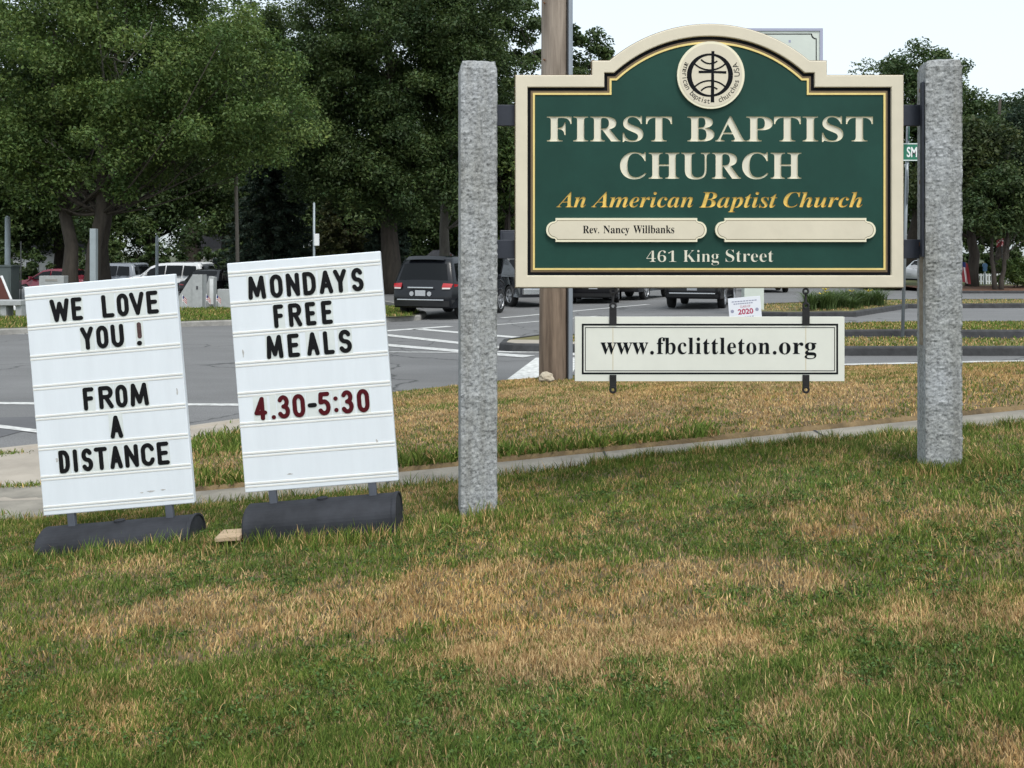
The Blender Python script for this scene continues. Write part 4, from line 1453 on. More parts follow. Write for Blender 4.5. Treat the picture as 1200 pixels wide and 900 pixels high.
suv = build_car('dark grey sport utility vehicle seen from behind, just left of the left granite post', 'suv', 4.75, 1.92, 1.78, (0.009, 0.010, 0.013), road_at(493, 27.3), R(20), QUEUE, cat='car', name='suv_car')
for k, dy in enumerate((-.27, .27)):
    bm = bmesh.new(); add_tube(bm, [(-0.022, dy, 1.76 * .415), (-0.034, dy, 1.76 * .415)], 0.065, 16)
    bm_obj('round_sticker', bm, M['plate'], suv)
build_car('dark pickup truck half hidden between the left granite post and the green sign', 'truck', 5.6, 1.95, 1.85, (0.045, 0.048, 0.055), road_at(640, 33.5), R(-24), QUEUE, name='pickup_truck', cat='pickup')
build_car('black sedan seen from behind, showing under the green sign just right of the utility pole', 'sedan', 4.7, 1.8, 1.45, (0.010, 0.010, 0.012), road_at(695, 35.0), R(8), QUEUE, name='sedan_car')
build_car('dark car with bright alloy wheels showing under the left part of the green sign', 'suv', 4.5, 1.8, 1.65, (0.02, 0.021, 0.026), road_at(722, 37.2), R(27), QUEUE, name='hatchback_car', detail=False)
build_car('charcoal car with a white number plate, seen beneath the middle of the green sign', 'suv', 4.5, 1.82, 1.6, (0.010, 0.010, 0.012), road_at(811, 30.4), R(19), QUEUE, name='suv_car')
build_car('small far car with a white plate, just right of the grey pylon base', 'sedan', 4.4, 1.75, 1.42, (0.03, 0.03, 0.035), road_at(903, 44), R(8), QUEUE, name='sedan_car')
build_car('far dark car beyond the flower bed, low at the right end of the green sign', 'sedan', 4.4, 1.75, 1.42, (0.02, 0.02, 0.024), road_at(1034, 47), R(20), QUEUE, name='sedan_car')
build_car('silver car far off in the gap between the green sign and the right granite post', 'sedan', 4.4, 1.75, 1.5, (0.45, 0.46, 0.48), road_at(1066, 56), R(60), QUEUE, name='sedan_car')

PARKED = 'cars parked behind the monuments'
def park_at(px, D, z=-0.38):
    return ((px - 600) / F * D, D, z)
build_car('dark red car parked beyond the park, at the far left', 'sedan', 4.5, 1.78, 1.45, (0.17, 0.018, 0.035), park_at(112, 51), R(-78), PARKED)
build_car('grey minivan parked behind the tree trunk and the pale square post', 'suv', 4.7, 1.85, 1.72, (0.22, 0.24, 0.27), park_at(172, 54), R(-74), PARKED)
build_car('white sport utility vehicle parked above the left letter board', 'suv', 4.8, 1.9, 1.78, (0.72, 0.73, 0.74), park_at(250, 52), R(-78), PARKED)
build_car('black car parked in front of the white sport utility vehicle', 'sedan', 4.5, 1.8, 1.5, (0.012, 0.012, 0.014), park_at(228, 45.5), R(10), PARKED)
build_car('black car parked right of the granite monuments', 'sedan', 4.5, 1.8, 1.45, (0.014, 0.015, 0.018), park_at(300, 47), R(-70), PARKED)

# ------------------------------------------------------------------ utility pole
px0 = S(647, 443, 13.5)
PZ = float(verge_z(np.float64(px0.x), np.float64(13.1)))
pole = thing('utility_pole', 'brown wooden utility pole with a grey metal U-guard, standing behind the green sign', 'pole', (px0.x, 13.1, PZ - 0.1))
def pole_tube(name, z0, z1, r0, r1, m, lean):
    bm = bmesh.new()
    nn = 26; nh = 60
    rows_ = []
    for j in range(nh + 1):
        z = z0 + (z1 - z0) * j / nh
        r = r0 + (r1 - r0) * j / nh
        row = []
        for k in range(nn):
            a = 2 * PI * k / nn
            g = 1 + 0.02 * mnoise.noise(Vector((math.cos(a) * 5, math.sin(a) * 5, z * .5))) + 0.012 * mnoise.noise(Vector((math.cos(a) * 14, math.sin(a) * 14, z * .8)))
            row.append(bm.verts.new((r * g * math.cos(a) + lean * z, r * g * math.sin(a), z)))
        rows_.append(row)
    for j in range(nh):
        for k in range(nn):
            bm.faces.new((rows_[j][k], rows_[j][(k + 1) % nn], rows_[j + 1][(k + 1) % nn], rows_[j + 1][k]))
    bm.faces.new(rows_[-1])
    return bm_obj(name, bm, m, pole, smooth=True)
pole_tube('shaft', -0.2, 2.6, 0.195, 0.185, M['pole_wood_low'], 0.004)
pole_tube('shaft', 2.6, 11.5, 0.186, 0.155, M['pole_wood'], 0.004)
bm = bmesh.new()
for k in range(3):
    add_box(bm, (0.215 + .012 * k, -0.06, 3.6), (0.055 - .012 * k, 0.12 - .03 * k, 7.6), None, 0.012)
bm_obj('cable_guard', bm, M['conduit'], pole)
bm = bmesh.new()
add_box(bm, (0.185, -0.10, 3.6), (0.022, 0.05, 7.6), None, 0.004)
bm_obj('gap_shade', bm, M['trim'], pole)  # added dark strip imitating the shade between shaft and guard
bm = bmesh.new()
for z in (3.9, 4.35, 5.1):
    bm = bmesh.new()
    add_tube(bm, [(-0.12, -0.13, z), (-0.13, -0.17, z)], 0.012, 8)
    bm_obj('bolt', bm, M['rusty'], pole)

# rock at its foot
def rock(name, loc, r, m, seed, label):
    bm = bmesh.new()
    bmesh.ops.create_icosphere(bm, subdivisions=3, radius=r)
    for v in bm.verts:
        n_ = mnoise.noise(v.co * (2.2 / r) + Vector((seed, 0, 0)))
        v.co *= 1 + 0.35 * n_
        v.co.z *= 0.7
    o = bm_obj(name, bm, m, smooth=False)
    o.location = loc
    return tag(o, label, 'rock')
q = S(640, 438, 12.7)
rock('rock', (q.x, q.y, float(verge_z(np.float64(q.x), np.float64(q.y))) + 0.07), 0.10, M['rock'], 2.0, 'pale rock lying at the foot of the wooden utility pole')

# ------------------------------------------------------------------ small yard sign
YD = 13.6
ysg = thing('yard_sign', 'small tilted white graduation yard sign with red numerals, behind the hanging web address board', 'sign', tuple(S(876, 397, YD)), 0)
k_ = YD / F
rt = Matrix.Rotation(R(-5), 4, 'Y')
def yp(px, py): return ((px - 876) * k_, 0, (397 - py) * k_)
pan = box('panel', yp(876, 372), (38 * k_, 0.006, 48 * k_), M['yard_white'], ysg, 0.001)
pan.rotation_euler = (0, 0, 0)
ysg.rotation_euler = (0, R(-5), 0)
lettering('lettering', '2020', -8.5 * k_ , 9.5 * k_, (397 - 368) * k_, (397 - 361.5) * k_, -0.0045, M['yard_red'], ysg, offset=0.03)
lettering('lettering', 'CLASS OF', -5.5 * k_, 6.5 * k_, (397 - 360) * k_, (397 - 357.6) * k_, -0.0045, M['yard_red'], ysg)
bm = bmesh.new()
for a, b, y_ in ((-15, 15, 352.5), (-13, 10, 355.2)):
    for i in range(9):
        u = a + (b - a) * i / 9
        add_box(bm, ((u + (b - a) / 20) * k_, -0.0042, (397 - y_) * k_), ((b - a) / 9 * .78 * k_, 0.001, 1.2 * k_))
for i in range(7):
    add_box(bm, ((-9 + 2.9 * i) * k_, -0.0042, (397 - 371.5) * k_), (2.2 * k_, 0.001, 2.0 * k_))
for u in (-15, 14):
    add_tube(bm, [(u * k_, -0.0036, (397 - 363.5) * k_), (u * k_, -0.0046, (397 - 363.5) * k_)], 2.0 * k_, 14)
bm_obj('printing', bm, M['yard_grey'], ysg)
for u in (-11, 11):
    tube('leg', [(u * k_, 0.004, 0.0), (u * k_, 0.004, -0.36)], 0.005, M['leg_metal'], ysg, 6)

# ------------------------------------------------------------------ pylon sign on the planted island (its top shows above the church sign)
DP = 27.5; kp = DP / F
pyl = thing('pylon_sign', 'tall cream signboard on one broad post, its corner showing above the arched green sign', 'sign', tuple(S(883, 371, DP)), 0)
def pp(px, py): return ((px - 883) * kp, 0, (371 - py) * kp)
box('post', ((0), 0.1, (371 - 200) * kp / 2 + .0), (23 * kp, 0.35, (371 - 100) * kp * 1.2), M['pylon_cream'], pyl, 0.01)
def prct(x0, x1, y0, y1):
    return [((x0 - 883) * kp, (371 - y1) * kp), ((x1 - 883) * kp, (371 - y1) * kp), ((x1 - 883) * kp, (371 - y0) * kp), ((x0 - 883) * kp, (371 - y0) * kp)]
prism('panel', prct(806, 960, 37, 150), -0.12, -0.02, M['pylon_cream'], pyl)
ring_plate('frame', prct(804, 962.5, 34.5, 152), prct(807, 959, 37.5, 149), -0.15, 0.0, M['pylon_edge'], pyl)
def notch(t):
    pts = []
    x0, x1, y0, y1 = 812 + t, 955.5 - t, 40.5 + t, 146 - t
    r = 5.5
    for (cx, cy, a0) in ((x0, y1, 0), (x1, y1, 90), (x1, y0, 180), (x0, y0, 270)):
        for i in range(7):
            a = R(a0 + 90 - 90 * i / 6)
            pts.append((cx + r * math.cos(a), cy - r * math.sin(a)))
    # points run bottom-left, bottom-right, top-right, top-left with concave corners
    return [((x - 883) * kp, (371 - y) * kp) for x, y in pts]
ring_plate('line', notch(0), notch(1.1), -0.124, -0.118, M['black_line'], pyl)
box('mark', pp(924, 49.5)[:1] + (-0.121,) + pp(924, 49.5)[2:], (2.5 * kp, 0.004, 3 * kp), M['yard_grey'], pyl)

# ------------------------------------------------------------------ street-name sign on its post
DS = 19.3; ks = DS / F
b0 = S(1057.5, 398, DS)
ssg = thing('street_sign', 'street sign post with a green name blade, in the gap beside the right granite post', 'sign', (b0.x, DS, float(road_z(b0.x)) + 0.14), 0)
zb = b0.z - ssg.location.z
def sp_(px, py, dy=0.0): return ((px - 1057.5) * ks, dy, (398 - py) * ks + zb)
tube('post', [sp_(1057.5, 402), sp_(1064, 145)], 0.032, M['sign_back'], ssg, 8)
box('name_blade', sp_(1069, 178.5, -0.05), (27 * ks, 0.012, 21 * ks), M['sign_green'], ssg, 0.002)
a = sp_(1061.3, 184.5); b = sp_(1073.2, 172.5)
lettering('name_lettering', 'SM', a[0], b[0], a[2], b[2], -0.0572, M['sign_white'], ssg, offset=0.02)
rp = [sp_(1056, 188.6), sp_(1082, 188.6), sp_(1082, 168.4), sp_(1056, 168.4)]
rq = [sp_(1057, 187.6), sp_(1081, 187.6), sp_(1081, 169.4), sp_(1057, 169.4)]
ring_plate('blade_border', [(p_[0], p_[2]) for p_ in rp], [(p_[0], p_[2]) for p_ in rq], -0.0574, -0.055, M['sign_white'], ssg)
o = box('cross_blade', sp_(1066.5, 155.5, 0.05), (0.65, 0.012, 19 * ks), M['sign_green'], ssg, 0.002, Matrix.Rotation(R(68), 4, 'Z'))
# stop-sign back: an octagon turned away
oc = bmesh.new()
for k in range(1):
    pts8 = [(0.37 * math.cos(R(22.5 + 45 * i)), 0.37 * math.sin(R(22.5 + 45 * i))) for i in range(8)]
    f0 = [oc.verts.new((x, -0.004, z)) for x, z in pts8]; f1 = [oc.verts.new((x, 0.004, z)) for x, z in pts8]
    oc.faces.new(f0); oc.faces.new(list(reversed(f1)))
    for i in range(8):
        oc.faces.new((f0[i], f0[(i + 1) % 8], f1[(i + 1) % 8], f1[i]))
o = bm_obj('sign_back', oc, M['sign_back'], ssg)
o.location = sp_(1064, 219, 0.045); o.rotation_euler = (0, 0, R(72))

# ------------------------------------------------------------------ park furniture on the far left
def gz(x, y): return float(park_z(np.float64(x), np.float64(y)))
def park_thing(name, label, cat, px, D, rotz=0, group=None):
    x = (px - 600) / F * D
    return thing(name, label, cat, (x, D, gz(x, D)), rotz, group)

DM = 31.5; km = DM / F
MON = 'granite monuments in the park'
t = park_thing('granite_monument', 'tall grey granite monument with a slanted left shoulder, between the two letter boards', 'monument', 226, DM, 0, MON)
H0 = 40 * km
prism('slab', [(-14 * km, -0.2), (14 * km, -0.2), (14 * km, H0), (2 * km, H0), (-14 * km, 15 * km)], -0.2, 0.2, M['monument'], t, 0.01)
prism('slab', [(2.5 * km, -0.2), (14 * km, -0.2), (14 * km, H0 * 1.01), (2.5 * km, H0 * 1.01)], -0.26, -0.17, M['monument'], t, 0.01)
box('inlay', (8 * km, -0.264, 25 * km), (2.2 * km, 0.012, 4 * km), M['monument_dark'], t)
t = park_thing('granite_monument', 'pale granite monument with a slanted edge right behind the tall grey one', 'monument', 245, DM + .9, 0, MON)
prism('slab', [(-7 * km, -0.2), (7.5 * km, -0.2), (7.5 * km, 37 * km), (2 * km, 38.5 * km), (-6 * km, 14 * km)], -0.16, 0.16, M['monument'], t, 0.01)
prism('slab', [(2.6 * km, 5 * km), (7.0 * km, 5 * km), (7.0 * km, 35 * km), (2.8 * km, 35 * km)], -0.2, -0.15, M['white_paint'], t, 0.01)
t = park_thing('granite_monument', 'low pale granite marker partly behind the right letter board', 'monument', 265, DM + .4, 0, MON)
box('slab', (0, 0, 11 * km), (18 * km, 0.3, 24 * km), M['monument'], t, 0.015)
t = park_thing('granite_monument', 'wide low grey granite monument in front of the dark red car', 'monument', 63, 33, 0, MON)
box('slab', (0, 0, 0.40), (29 * .0287, 0.35, 1.35), M['monument'], t, 0.015)
box('inlay', (0, -0.18, 0.93), (14 * .0287, 0.012, 0.07), M['granite_kerb'], t)

def little_flag(px, py, D, label):
    x = (px - 600) / F * D
    t = thing('small_flag', label, 'flag', (x, D, gz(x, D)), 0, 'little flags by the monuments')
    tube('stick', [(0, 0, -0.05), (0.02, 0, 0.50)], 0.006, M['white_paint'], t, 6)
    V = []; Fc = []
    nx_, nz_ = 10, 6
    for j in range(nz_ + 1):
        for i in range(nx_ + 1):
            u = i / nx_; v = j / nz_
            V.append((0.02 + u * .13, 0.05 * math.sin(u * 9) * u, 0.46 - v * .17 - u * u * .15))
    fm = []
    for j in range(nz_):
        for i in range(nx_):
            a_ = j * (nx_ + 1) + i
            Fc.append((a_, a_ + 1, a_ + nx_ + 2, a_ + nx_ + 1))
            fm.append(2 if (i < 4 and j < 3) else (j % 2))
    mesh_obj('cloth', V, Fc, [M['flag_red'], M['flag_white'], M['flag_blue']], t, True, fm)
little_flag(213, 358, 29.5, 'little striped flag planted in the grass at the left foot of the tall granite monument')
little_flag(253, 356, 30.0, 'little striped flag planted in the grass before the low granite marker')
little_flag(241, 356, 30.2, 'little striped flag planted in the grass between the two taller granite monuments')

# easel-like red-brown panel with white edges, at the picture's left edge
t = park_thing('panel_stand', 'red-brown A-frame panel with white edges at the left edge by the grey cabinet', 'sign', 1, 27.2)
kk = 27.2 / F
prism('panel', [(-17 * kk, 9 * kk), (16 * kk, 9 * kk), (1 * kk, 44 * kk), (-2 * kk, 44 * kk)], -0.03, 0.03, M['redbrown'], t)
bm = bmesh.new()
add_tube(bm, [(17 * kk, 0, 6 * kk), (0.5 * kk, 0, 46 * kk)], 0.035, 8)
add_tube(bm, [(-18 * kk, 0, 6 * kk), (-1.5 * kk, 0, 46 * kk)], 0.035, 8)
bm_obj('edge_frame', bm, M['white_paint'], t)
# low stone bench/planter in front
t = park_thing('stone_bench', 'low grey stone bench at the left edge in front of the A-frame panel', 'bench', 6, 26.4)
kk = 26.4 / F
box('seat', (0, 0, 17 * kk), (48 * kk, 0.55, 6 * kk), M['monument'], t, 0.015)
for u in (-17, 2, 20):
    box('leg', (u * kk, 0, 6 * kk), (7 * kk, 0.4, 17 * kk), M['monument'], t, 0.01)
# traffic cabinet and its pole
t = park_thing('traffic_cabinet', 'dark grey-green metal cabinet at the left edge of the park', 'cabinet', 5, 33.5)
kk = 33.5 / F
box('cabinet', (0, 0, 22 * kk), (26 * kk, 0.6, 52 * kk), M['cabinet'], t, 0.02)
box('lid', (0, 0, 48.5 * kk), (28 * kk, 0.66, 2.2 * kk), M['cabinet'], t, 0.01)
box('door', (0, -0.31, 22 * kk), (22 * kk, 0.02, 40 * kk), M['cabinet'], t, 0.005)
def pole_thing(name, label, px, y0, y1, D, wpx, m, square=False, cat='pole', lean=0.0, zbase=None):
    x = (px - 600) / F * D
    zb_ = gz(x, D) if zbase is None else zbase
    t_ = thing(name, label, cat, (x, D, zb_), 0)
    zt_ = EYE - (y1 - HOR) / F * D - zb_
    r = wpx / 2 * D / F
    if square:
        bm_ = bmesh.new(); add_box(bm_, (lean / 2, 0, zt_ / 2 - .05), (2 * r, 2 * r, zt_ + .1), Matrix.Rotation(math.atan2(lean, zt_), 4, 'Y'), 0.01)
        bm_obj('shaft', bm_, m, t_)
    else:
        tube('shaft', [(0, 0, -0.1), (lean, 0, zt_)], [r, r * .85], m, t_, 10)
        tube('cap', [(lean, 0, zt_), (lean, 0, zt_ + r * 0.6)], [r * .86, r * .3], m, t_, 10)
    return t_, zt_
pole_thing('signal_pole', 'blue-grey metal pole rising behind the grey-green cabinet', 9, 340, 255, 35, 7, M['pole_grey'])
pole_thing('thin_post', 'thin dark post near the grey-green cabinet', 24.5, 340, 283, 33, 1.6, M['pole_dark'])
pole_thing('square_post', 'pale square post standing between two tree trunks', 110, 330, 268, 31, 7, M['wood_weathered'] if False else M['pole_grey'], True)
t, zt_ = pole_thing('flagpole', 'tall thin grey pole rising into the trees behind the right letter board', 279.5, 330, 120, 36, 4.5, M['wood_weathered'], lean=-0.15)
t, zt_ = pole_thing('signal_pole', 'thin grey pole with a small white box near its top, over the right letter board', 368, 330, 238, 34, 3.0, M['pole_grey'])
kk = 34 / F
box('signal_box', (3.5 * kk, -0.05, zt_ - 43 * kk), (5.5 * kk, 0.12, 14 * kk), M['white_paint'], t, 0.01)
pole_thing('thin_post', 'short pale post under the trees in the middle of the park', 184, 320, 277, 44, 4, M['pole_grey'])

# right far side
def far_thing(name, label, cat, px, D, z, rotz=0, group=None):
    return thing(name, label, cat, ((px - 600) / F * D, D, z), rotz, group)
D_ = 50; kk = D_ / F
t = far_thing('picket_fence', 'short white picket fence under the trees at the right edge', 'fence', 1160, D_, 0.30)
bm = bmesh.new()
for i in range(16):
    add_box(bm, ((-20 + 3.2 * i) * kk, 0, 5.5 * kk), (1.7 * kk, 0.03, 13 * kk))
bm_obj('picket', bm, M['white_paint'], t)['kind'] = 'stuff'
box('rail', (2 * kk, 0.03, 3.0 * kk), (52 * kk, 0.03, 1.5 * kk), M['white_paint'], t)
box('rail', (2 * kk, 0.03, 10 * kk), (52 * kk, 0.03, 1.5 * kk), M['white_paint'], t)
t = far_thing('post_sign', 'blue round-topped sign on a grey post above the white picket fence', 'sign', 1154, 49, 0.3)
kk = 49 / F
tube('post', [(0, 0, -0.1), (0, 0, 22 * kk)], 0.04, M['pole_grey'], t, 8)
bm = bmesh.new()
add_tube(bm, [(0, -0.05, 22 * kk), (0, 0.02, 22 * kk)], 3.0 * kk, 16)
add_box(bm, (0, -0.02, 17.5 * kk), (4.6 * kk, 0.06, 4.0 * kk), None, 0.01)
bm_obj('panel', bm, M['mailbox'], t)
t = far_thing('hanging_flag', 'red and white striped flag hanging limp beside the right granite post', 'flag', 1127, 46, 0.25)
kk = 46 / F
tube('staff', [(-0.1, 0, 0), (-0.05, 0, 31 * kk)], 0.02, M['white_paint'], t, 6)
V = []; Fc = []; fm = []
for j in range(13):
    for i in range(11):
        u = i / 10; v = j / 12
        V.append((-0.05 + (u * 9 + 1.5 * v) * kk, 0.12 * math.sin(u * 9 + v * 2), (31 - v * 24 - u * 3) * kk))
for j in range(12):
    for i in range(10):
        a_ = j * 11 + i
        Fc.append((a_, a_ + 1, a_ + 12, a_ + 11)); fm.append(2 if (j < 3 and i < 5) else (1 if i % 4 == 3 else 0))
mesh_obj('cloth', V, Fc, [M['flag_red'], M['flag_white'], M['flag_blue']], t, True, fm)
t = far_thing('hanging_flag', 'small red banner showing among the leaves near the right edge', 'flag', 1172, 47, 0.25)
kk = 47 / F
tube('staff', [(0.1, 0, 0), (0.08, 0, 55 * kk)], 0.02, M['pole_dark'], t, 6)
V = []; Fc = []; fm = []
for j in range(7):
    for i in range(9):
        u = i / 8; v = j / 6
        V.append((0.08 + (u * 9 - 6) * kk, 0.1 * math.sin(u * 8), (55 - v * 9 + u * 3) * kk))
for j in range(6):
    for i in range(8):
        a_ = j * 9 + i
        Fc.append((a_, a_ + 1, a_ + 10, a_ + 9)); fm.append(1 if (i + j) % 5 == 4 else 0)
mesh_obj('cloth', V, Fc, [M['flag_red'], M['flag_white']], t, True, fm)

# far houses peeping under the trees
def house(label, px, D, wpx, hpx, zg, roof_h, group='houses beyond the trees'):
    kk = D / F
    w_ = wpx * kk; h_ = hpx * kk
    t = thing('house', label, 'house', ((px - 600) / F * D, D, zg), 0, group)
    box('wall', (0, 2.5, h_ / 2), (w_, 5, h_), M['siding'], t)
    prism('roof', [(-w_ / 2 - .3, h_ - .05), (w_ / 2 + .3, h_ - .05), (w_ / 2 - .8, h_ + roof_h), (-w_ / 2 + .8, h_ + roof_h)], -0.35, 5.35, M['roof'], t)
    n_ = max(2, int(w_ / 2.2))
    for i in range(n_):
        fr_ = box('window', (-w_ / 2 + (i + .5) * w_ / n_, -0.03, h_ * .56), (0.95, 0.08, 1.25), M['white_paint'], t)
        box('pane', (-w_ / 2 + (i + .5) * w_ / n_, -0.055, h_ * .56), (0.78, 0.06, 1.08), M['house_glass'], fr_)
    box('door', (w_ * .18, -0.03, 1.0), (0.95, 0.08, 2.0), M['redbrown'], t)
house('white house glimpsed under the trees at the far left, beyond the red car', 60, 72, 90, 45, -0.9, 2.0)
house('pale house behind the dark grey sport utility vehicle', 514, 66, 40, 24, -0.2, 0.9)
house('pale house with a dark roof far behind the monuments', 240, 84, 60, 44, -0.9, 2.0)
# dark lorry between the post and the sign
DT = 46; kk = DT / F
t = far_thing('box_truck', 'dark blue box truck behind the pickup truck, beside the left granite post', 'truck', 622, DT, 0.0)
box('cargo_box', (0, 3, 1.95), (2.9, 5.6, 2.0), mat('truck_blue', (0.03, 0.035, 0.05), 0.5), t, 0.04)
box('tail_door', (0, 0.19, 1.95), (2.6, 0.04, 1.8), mat('truck_door', (0.04, 0.045, 0.06), 0.5), t, 0.01)
box('chassis', (0, 3.6, 0.75), (1.9, 7.2, 0.35), M['trim'], t, 0.02)
box('cab', (0, 7.0, 1.55), (2.2, 1.9, 1.9), M['white_paint'], t, 0.15)
box('windscreen', (0, 7.96, 1.95), (1.9, 0.05, 0.7), M['glass'], t, 0.01)
for y_ in (1.2, 6.9):
    for sd_ in (-1, 1):
        bm = bmesh.new(); add_tube(bm, [(sd_ * 0.85, y_, 0.45), (sd_ * 1.12, y_, 0.45)], 0.45, 20)
        w_ = bm_obj('wheel', bm, M['tyre'], t)
        bm = bmesh.new(); add_tube(bm, [(sd_ * 1.1, y_, 0.45), (sd_ * 1.14, y_, 0.45)], 0.24, 16)
        bm_obj('rim', bm, M['rim'], w_)

# ------------------------------------------------------------------ trees
def leaf_cloud(centers, radii, counts, size, cols, flat=0.7, droop=0.0, rng=None):
    """leaf-shaped faces scattered in clumps -> vertices, loops, starts, colours"""
    rng = rng or RNG
    C = np.repeat(np.asarray(centers, float), counts, axis=0)
    Rd = np.repeat(np.asarray(radii, float), counts)
    CO = np.repeat(np.asarray(cols, float), counts, axis=0)
    n = len(C)
    d = rng.normal(size=(n, 3)); d /= np.linalg.norm(d, axis=1)[:, None]
    rr = rng.random(n) ** (1 / 2.0)
    P = C + d * (rr * Rd)[:, None] * np.array([1, 1, flat])
    P[:, 2] -= droop * (rr * Rd) * rng.random(n)
    nrm = d * 0.5 + rng.normal(size=(n, 3)) * 0.55 + np.array([0, 0, 0.55])
    nrm /= np.linalg.norm(nrm, axis=1)[:, None]
    a = np.cross(nrm, rng.normal(size=(n, 3))); a /= np.linalg.norm(a, axis=1)[:, None]
    b = np.cross(nrm, a)
    s = size * (0.55 + 0.9 * rng.random(n))
    L = a * s[:, None]; Wd = b * (s * (0.38 + .2 * rng.random(n)))[:, None]
    fold = nrm * (s * 0.18)[:, None]
    V = np.empty((n, 4, 3))
    V[:, 0] = P - L * .5
    V[:, 1] = P + Wd * .5 + fold - L * .05
    V[:, 2] = P + L * .5
    V[:, 3] = P - Wd * .5 + fold - L * .05
    V = V.reshape(-1, 3)
    loops = np.arange(4 * n)
    starts = np.arange(n) * 4
    v = 0.72 + 0.56 * rng.random((n, 1))
    hue = rng.normal(size=(n, 1)) * 0.08
    cc = CO * v * np.concatenate([1 + hue, np.ones((n, 1)), 1 - hue], axis=1)
    cc = np.clip(np.concatenate([cc, np.ones((n, 1))], axis=1), 0, 1)
    return V, loops, starts, np.repeat(cc, 4, axis=0)

def limb_path(a, b, sag=0.15, n=7, rng=None):
    a = Vector(a); b = Vector(b)
    out = []
    side = Vector((random.uniform(-1, 1), random.uniform(-1, 1), 0)) * (b - a).length * 0.07
    for k in range(n + 1):
        t = k / n
        p = a.lerp(b, t) + side * math.sin(t * PI) + Vector((0, 0, -sag * (b - a).length * math.sin(t * PI)))
        p += Vector((random.uniform(-1, 1), random.uniform(-1, 1), random.uniform(-1, 1))) * 0.04 * (1 if 0 < k < n else 0)
        out.append(p)
    return out

def make_tree(name, label, loc, height, trunk_r, lobes, n_clump, leaves, leaf, col, col2, bark='bark', fork=0.35, seed=1, group='trees', stems=1, clump_r=(0.55, 1.1), limbs=22, gaps=0.0, cat='tree', lean=0.0, dead=0, flat=0.7, droop=0.1):
    """lobes: (x, y, z, rx, ry, rz) ellipsoids that make the crown, relative to the foot of the tree"""
    random.seed(seed)
    rng = np.random.default_rng(seed)
    t = thing(name, label, cat, loc, 0, group)
    # clump centres: in the lobes, most of them near the outside
    vol = np.array([l[3] * l[4] * l[5] for l in lobes]) ** 0.75
    pick = rng.choice(len(lobes), n_clump, p=vol / vol.sum())
    d = rng.normal(size=(n_clump, 3)); d /= np.linalg.norm(d, axis=1)[:, None]
    rr = (0.18 + 0.82 * rng.random(n_clump) ** 0.55) * (0.9 + 0.2 * rng.random(n_clump))
    LB = np.array(lobes)[pick]
    Cn = LB[:, :3] + d * rr[:, None] * LB[:, 3:]
    keep = np.ones(n_clump, bool)
    if gaps > 0:
        f = np.array([mnoise.noise(Vector(c) * 0.55 + Vector((seed, 0, 0))) for c in Cn])
        keep = f > (-0.35 + gaps)
    Cn = Cn[keep]; rr = rr[keep]
    Rd = rng.uniform(clump_r[0], clump_r[1], len(Cn))
    mix = np.clip(0.5 + 0.35 * rng.normal(size=(len(Cn), 1)) + 0.25 * np.array([[mnoise.noise(Vector(c) * 0.35 + Vector((0, seed, 0)))] for c in Cn]), 0, 1)
    cols = np.array(col) * (1 - mix) + np.array(col2) * mix
    V, lo, st, cc = leaf_cloud(Cn, Rd, max(1, int(leaves / max(1, len(Cn)))), leaf, cols, flat, droop, rng)
    np_mesh('crown', V, lo, st, M['leaf'], t, cc)
    # trunk and limbs
    bm = bmesh.new()
    feet = []
    for s in range(stems):
        off = Vector((0, 0, 0)) if stems == 1 else Vector((math.cos(s * 2.4) * trunk_r * 1.3, math.sin(s * 2.4) * trunk_r * .8, 0))
        top = Vector((off.x * 5 + lean, off.y * 4, height * 0.82))
        path = []
        for k in range(11):
            q = k / 10
            path.append(off.lerp(top, q) + Vector((random.uniform(-1, 1), random.uniform(-1, 1), 0)) * trunk_r * .5 * (1 if 0 < k < 10 else 0) + Vector((0, 0, -0.3 if k == 0 else 0)))
        rad = [trunk_r * (1.35 if k == 0 else 1.08 if k == 1 else 1.0 - 0.09 * (k - 1)) for k in range(11)]
        rad = [max(r, 0.04) for r in rad]
        add_tube(bm, path, rad, 12)
        feet.append((path, rad))
    far = sorted(range(len(Cn)), key=lambda i: rng.random())[:limbs]
    for i in far:
        c = Vector(Cn[i])
        path, rad = feet[i % len(feet)]
        hd = math.hypot(c.x, c.y)
        za = max(fork * height * .55, c.z - (1.15 + .7 * random.random()) * hd - .3)
        k = int(np.clip(round(za / (height * .082)), 3, 9))
        p0 = path[k]
        if (c - p0).length < 0.4:
            continue
        lp = limb_path(p0, c, 0.10)
        r0 = rad[k] * random.uniform(.18, .36)
        add_tube(bm, lp, [max(0.015, r0 * (1 - .85 * q / 7)) for q in range(8)], 7)
        for _ in range(2):
            j = random.randint(3, 6)
            cand = Cn[rng.integers(0, len(Cn), 12)]
            e = min(cand, key=lambda v: (Vector(v) - lp[j]).length)
            if (Vector(e) - lp[j]).length < 4.0:
                add_tube(bm, limb_path(lp[j], e, 0.06, 5), [max(0.01, r0 * .32 * (1 - .8 * q / 5)) for q in range(6)], 5)
    o = bm_obj('trunk', bm, M[bark], t, smooth=True)
    if dead:
        bm = bmesh.new()
        for i in range(dead):
            c = Vector(Cn[rng.integers(0, len(Cn))])
            k = random.randint(3, 8)
            lp = limb_path(feet[0][0][k], Vector((c.x * 1.03, c.y - abs(c.y) * .2 - .5, c.z)), 0.05)
            add_tube(bm, lp, [0.045 * (1 - .8 * q / 7) for q in range(8)], 5)
            for _ in range(4):
                a_ = lp[random.randint(2, 7)]
                add_tube(bm, limb_path(a_, a_ + Vector((random.uniform(-.8, .8), random.uniform(-.5, .3), random.uniform(.1, 1.2))), 0.0, 4), [0.02 * (1 - .8 * q / 4) for q in range(5)], 4)
        bm_obj('dead_branch', bm, M['bark_pale'], t)
    return t

